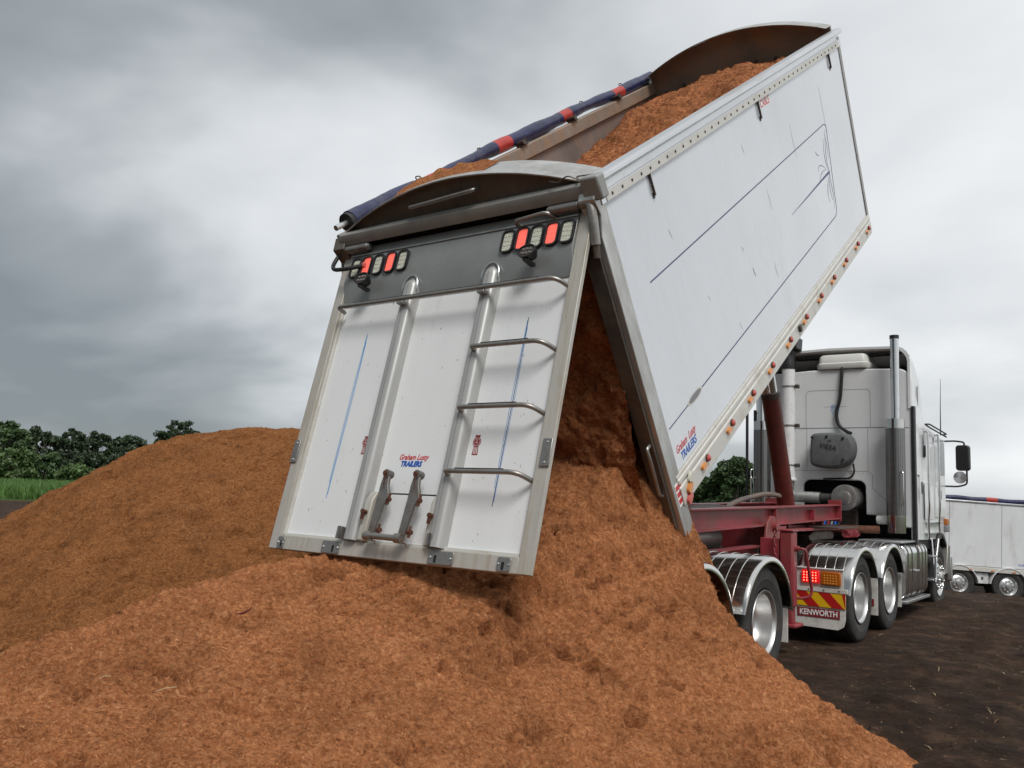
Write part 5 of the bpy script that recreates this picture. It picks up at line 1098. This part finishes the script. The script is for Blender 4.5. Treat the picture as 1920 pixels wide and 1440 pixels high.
for i, (px, py, dep, spx, m, lab) in enumerate((
    (8, 792, 120, 45, 'leaf_mid', 'tall green tree at the far left edge, nearest of the treeline'),
    (66, 799, 150, 40, 'leaf_dark', 'round-topped dark gum tree, second from the left edge'),
    (132, 806, 150, 26, 'leaf_dark', 'thin-crowned gum tree with gaps in its crown, beyond the left heap'),
    (178, 812, 155, 36, 'leaf_dark', 'broad dark gum tree in the middle of the left treeline'),
    (234, 815, 150, 40, 'leaf_dark', 'dark gum tree with its foot hidden by the heap slope'),
    (330, 789, 150, 46, 'leaf_dark', 'dark tree crown showing just above the old heap top'),
    )):
    h = htop(px, py, dep); tree('gum_tree', lab, far_base(px, dep), h, spx*dep*S, m, 0.30, 75, 85, 40+i, TG, 0.40, 0.6)
for i, (px, py, dep, spx, m, lab) in enumerate((
    (20, 838, 105, 42, 'leaf_light', 'bright green leafy bush under the far left tree'),
    (85, 852, 110, 48, 'leaf_mid', 'green bush in front of the round-topped gum tree'),
    (150, 845, 112, 45, 'leaf_dark', 'dense dark bush in the middle of the left treeline'),
    (140, 872, 100, 32, 'leaf_light', 'low light green bush beside the left heap slope'),
    (215, 852, 116, 44, 'leaf_dark', 'dark bush right of the dense one, partly behind the heap'))):
    h = htop(px, py, dep); tree('bush', lab, far_base(px, dep), h, spx*dep*S, m, 0.24, 70, 130, 70+i, 'bushes below the treeline', 0.12, 0.8, 'bush')
for i, (px, py, dep, spx, m, lab) in enumerate((
    (1330, 900, 62, 40, 'leaf_mid', 'green tree seen low beside the tilted trailer sill'),
    (1382, 858, 60, 52, 'leaf_mid', 'leafy green tree between the trailer body and the truck cab'),
    (1420, 880, 66, 50, 'leaf_dark', 'darker tree half hidden behind the left exhaust'),
    (1300, 915, 70, 40, 'leaf_dark', 'dark tree low behind the red chassis beam'))):
    h = htop(px, py, dep); tree('leafy_tree', lab, far_base(px, dep), h, spx*dep*S, m, 0.13, 95, 300, 90+i, 'trees behind the trailer chassis', 0.2, 0.75)
# grass at the paddock edge
N = 42000; aa = YAW-np.radians(20)-np.radians(22)*RNG.random(N)+0.0; rr_ = 62+55*RNG.random(N)**1.2
P0 = np.stack([CAM[0]+rr_*np.sin(aa), CAM[1]+rr_*np.cos(aa), np.zeros(N)], -1)
D = np.stack([RNG.normal(size=N)*0.25, RNG.normal(size=N)*0.25, np.ones(N)], -1); D /= np.linalg.norm(D, axis=1, keepdims=True)
Nn = RNG.normal(size=(N, 3)); Nn[:, 2] = 0; Nn /= np.linalg.norm(Nn, axis=1, keepdims=True)
ln = 0.5+0.7*RNG.random(N)
me = strips('grass', P0+D*ln[:, None]*0.45, D, Nn, ln, 0.02+0.03*RNG.random(N), RNG.random(N), 'grass_green', 0.3)
tag(link('grass', me, I4), 'tall bright green grass at the paddock edge below the left trees', 'grass', kind='stuff')

# ------------------------------------------------------------------ parked trailer in the background
DEP = 28.0
w0, w1 = at(1800, 1093, DEP), at(1893, 1100, DEP)
e1 = Vector(w1-w0).normalized(); e2 = Vector((-e1.y, e1.x, 0)).normalized(); e3 = e1.cross(e2)      # e2 points away from the camera
org = Vector(w0)-e3*0.50
FT = Matrix(((e1.x, e2.x, e3.x, org.x), (e1.y, e2.y, e3.y, org.y), (e1.z, e2.z, e3.z, org.z), (0, 0, 0, 1)))
fb = thing('parked_trailer', 'white tipping trailer with dark tarp on top parked behind the truck cab', 'trailer', tuple(org))
x0_, x1_ = -2.6, 7.0
bdy = box('body', 'far_white', x0_, x1_, 0.05, 2.5, 1.06, 3.08, FT, fb, 0.02)
box('lower_sill', 'sill_cream', x0_, x1_, 0.02, 2.53, 0.90, 1.05, FT, fb, 0.01)
box('top_rail', 'alloy_bright', x0_, x1_, 0.02, 2.53, 3.082, 3.14, FT, fb, 0.01)
tbm = MB(); tbm.tube([(x0_+0.1+i*0.12, 0.12, 3.20+0.01*math.sin(i*0.7)) for i in range(79)], 0.085, 12); me = tbm.mesh('tarp_roll', ['tarp_navy', 'tarp_red'], 60)
for p_ in me.polygons: p_.material_index = 1 if (p_.center[0]+2.6) % 1.75 < 0.32 else 0
link('tarp_roll', me, FT, fb)
for x in (-0.35, 1.35, 3.0, 4.7): box('panel_seam', 'print_grey', x, x+0.012, 0.046, 0.049, 1.08, 3.06, FT, bdy, 0)
for x in (0.3, 1.0, 1.7, 2.4, 3.1): box('marker_lamp', 'lens_amber', x, x+0.09, 0.0, 0.018, 0.93, 0.97, FT, fb, 0.004)
box('chassis_rail', 'black_plastic', x0_+0.3, x1_-0.2, 0.66, 0.8, 0.40, 0.89, FT, fb, 0.01); box('chassis_rail', 'black_plastic', x0_+0.3, x1_-0.2, 1.7, 1.8, 0.62, 0.89, FT, fb, 0.01)  # near rail deepened in black to stand in for shade under the body
tbx = box('tool_box', 'far_white', 0.60, 0.98, 0.12, 0.6, 0.52, 0.86, FT, fb, 0.015); box('box_latch', 'steel_dark', 0.74, 0.80, 0.10, 0.118, 0.66, 0.74, FT, tbx, 0.004)
ax_d = float((Vector(w1)-Vector(w0)).length)
FW = FT @ RZ(rad(-90))
for x in (0.0, ax_d, 2*ax_d):
    o = wheel(fb, 1, 0, 0, 0.50, True, True, FT @ T(x, 0.20, 0) @ RZ(rad(-90)))
    b = MB(); n = 18; vs = []
    for i in range(n+1):
        a = rad(8+164*i/n)
        for yy, r in ((0.0, 0.60), (0.0, 0.625), (0.60, 0.625), (0.60, 0.60)): vs.append((x-math.cos(a)*r, yy, 0.46+math.sin(a)*r))
    b.add(vs, [(i*4+k, i*4+(k+1) % 4, i*4+4+(k+1) % 4, i*4+4+k) for i in range(n) for k in range(4)]).build('mudguard', 'far_white', FT, fb)
    box('inner_guard', 'black_void', x-0.56, x+0.56, 0.5, 0.56, 0.45, 0.89, FT, fb, 0)
text('lettering', 'Graham Lusty TRAILERS', 0.13, 'print_blue', FT @ T(2.35, 0.047, 1.2) @ RX(rad(90)), bdy, shear=0.3, xs=0.7)
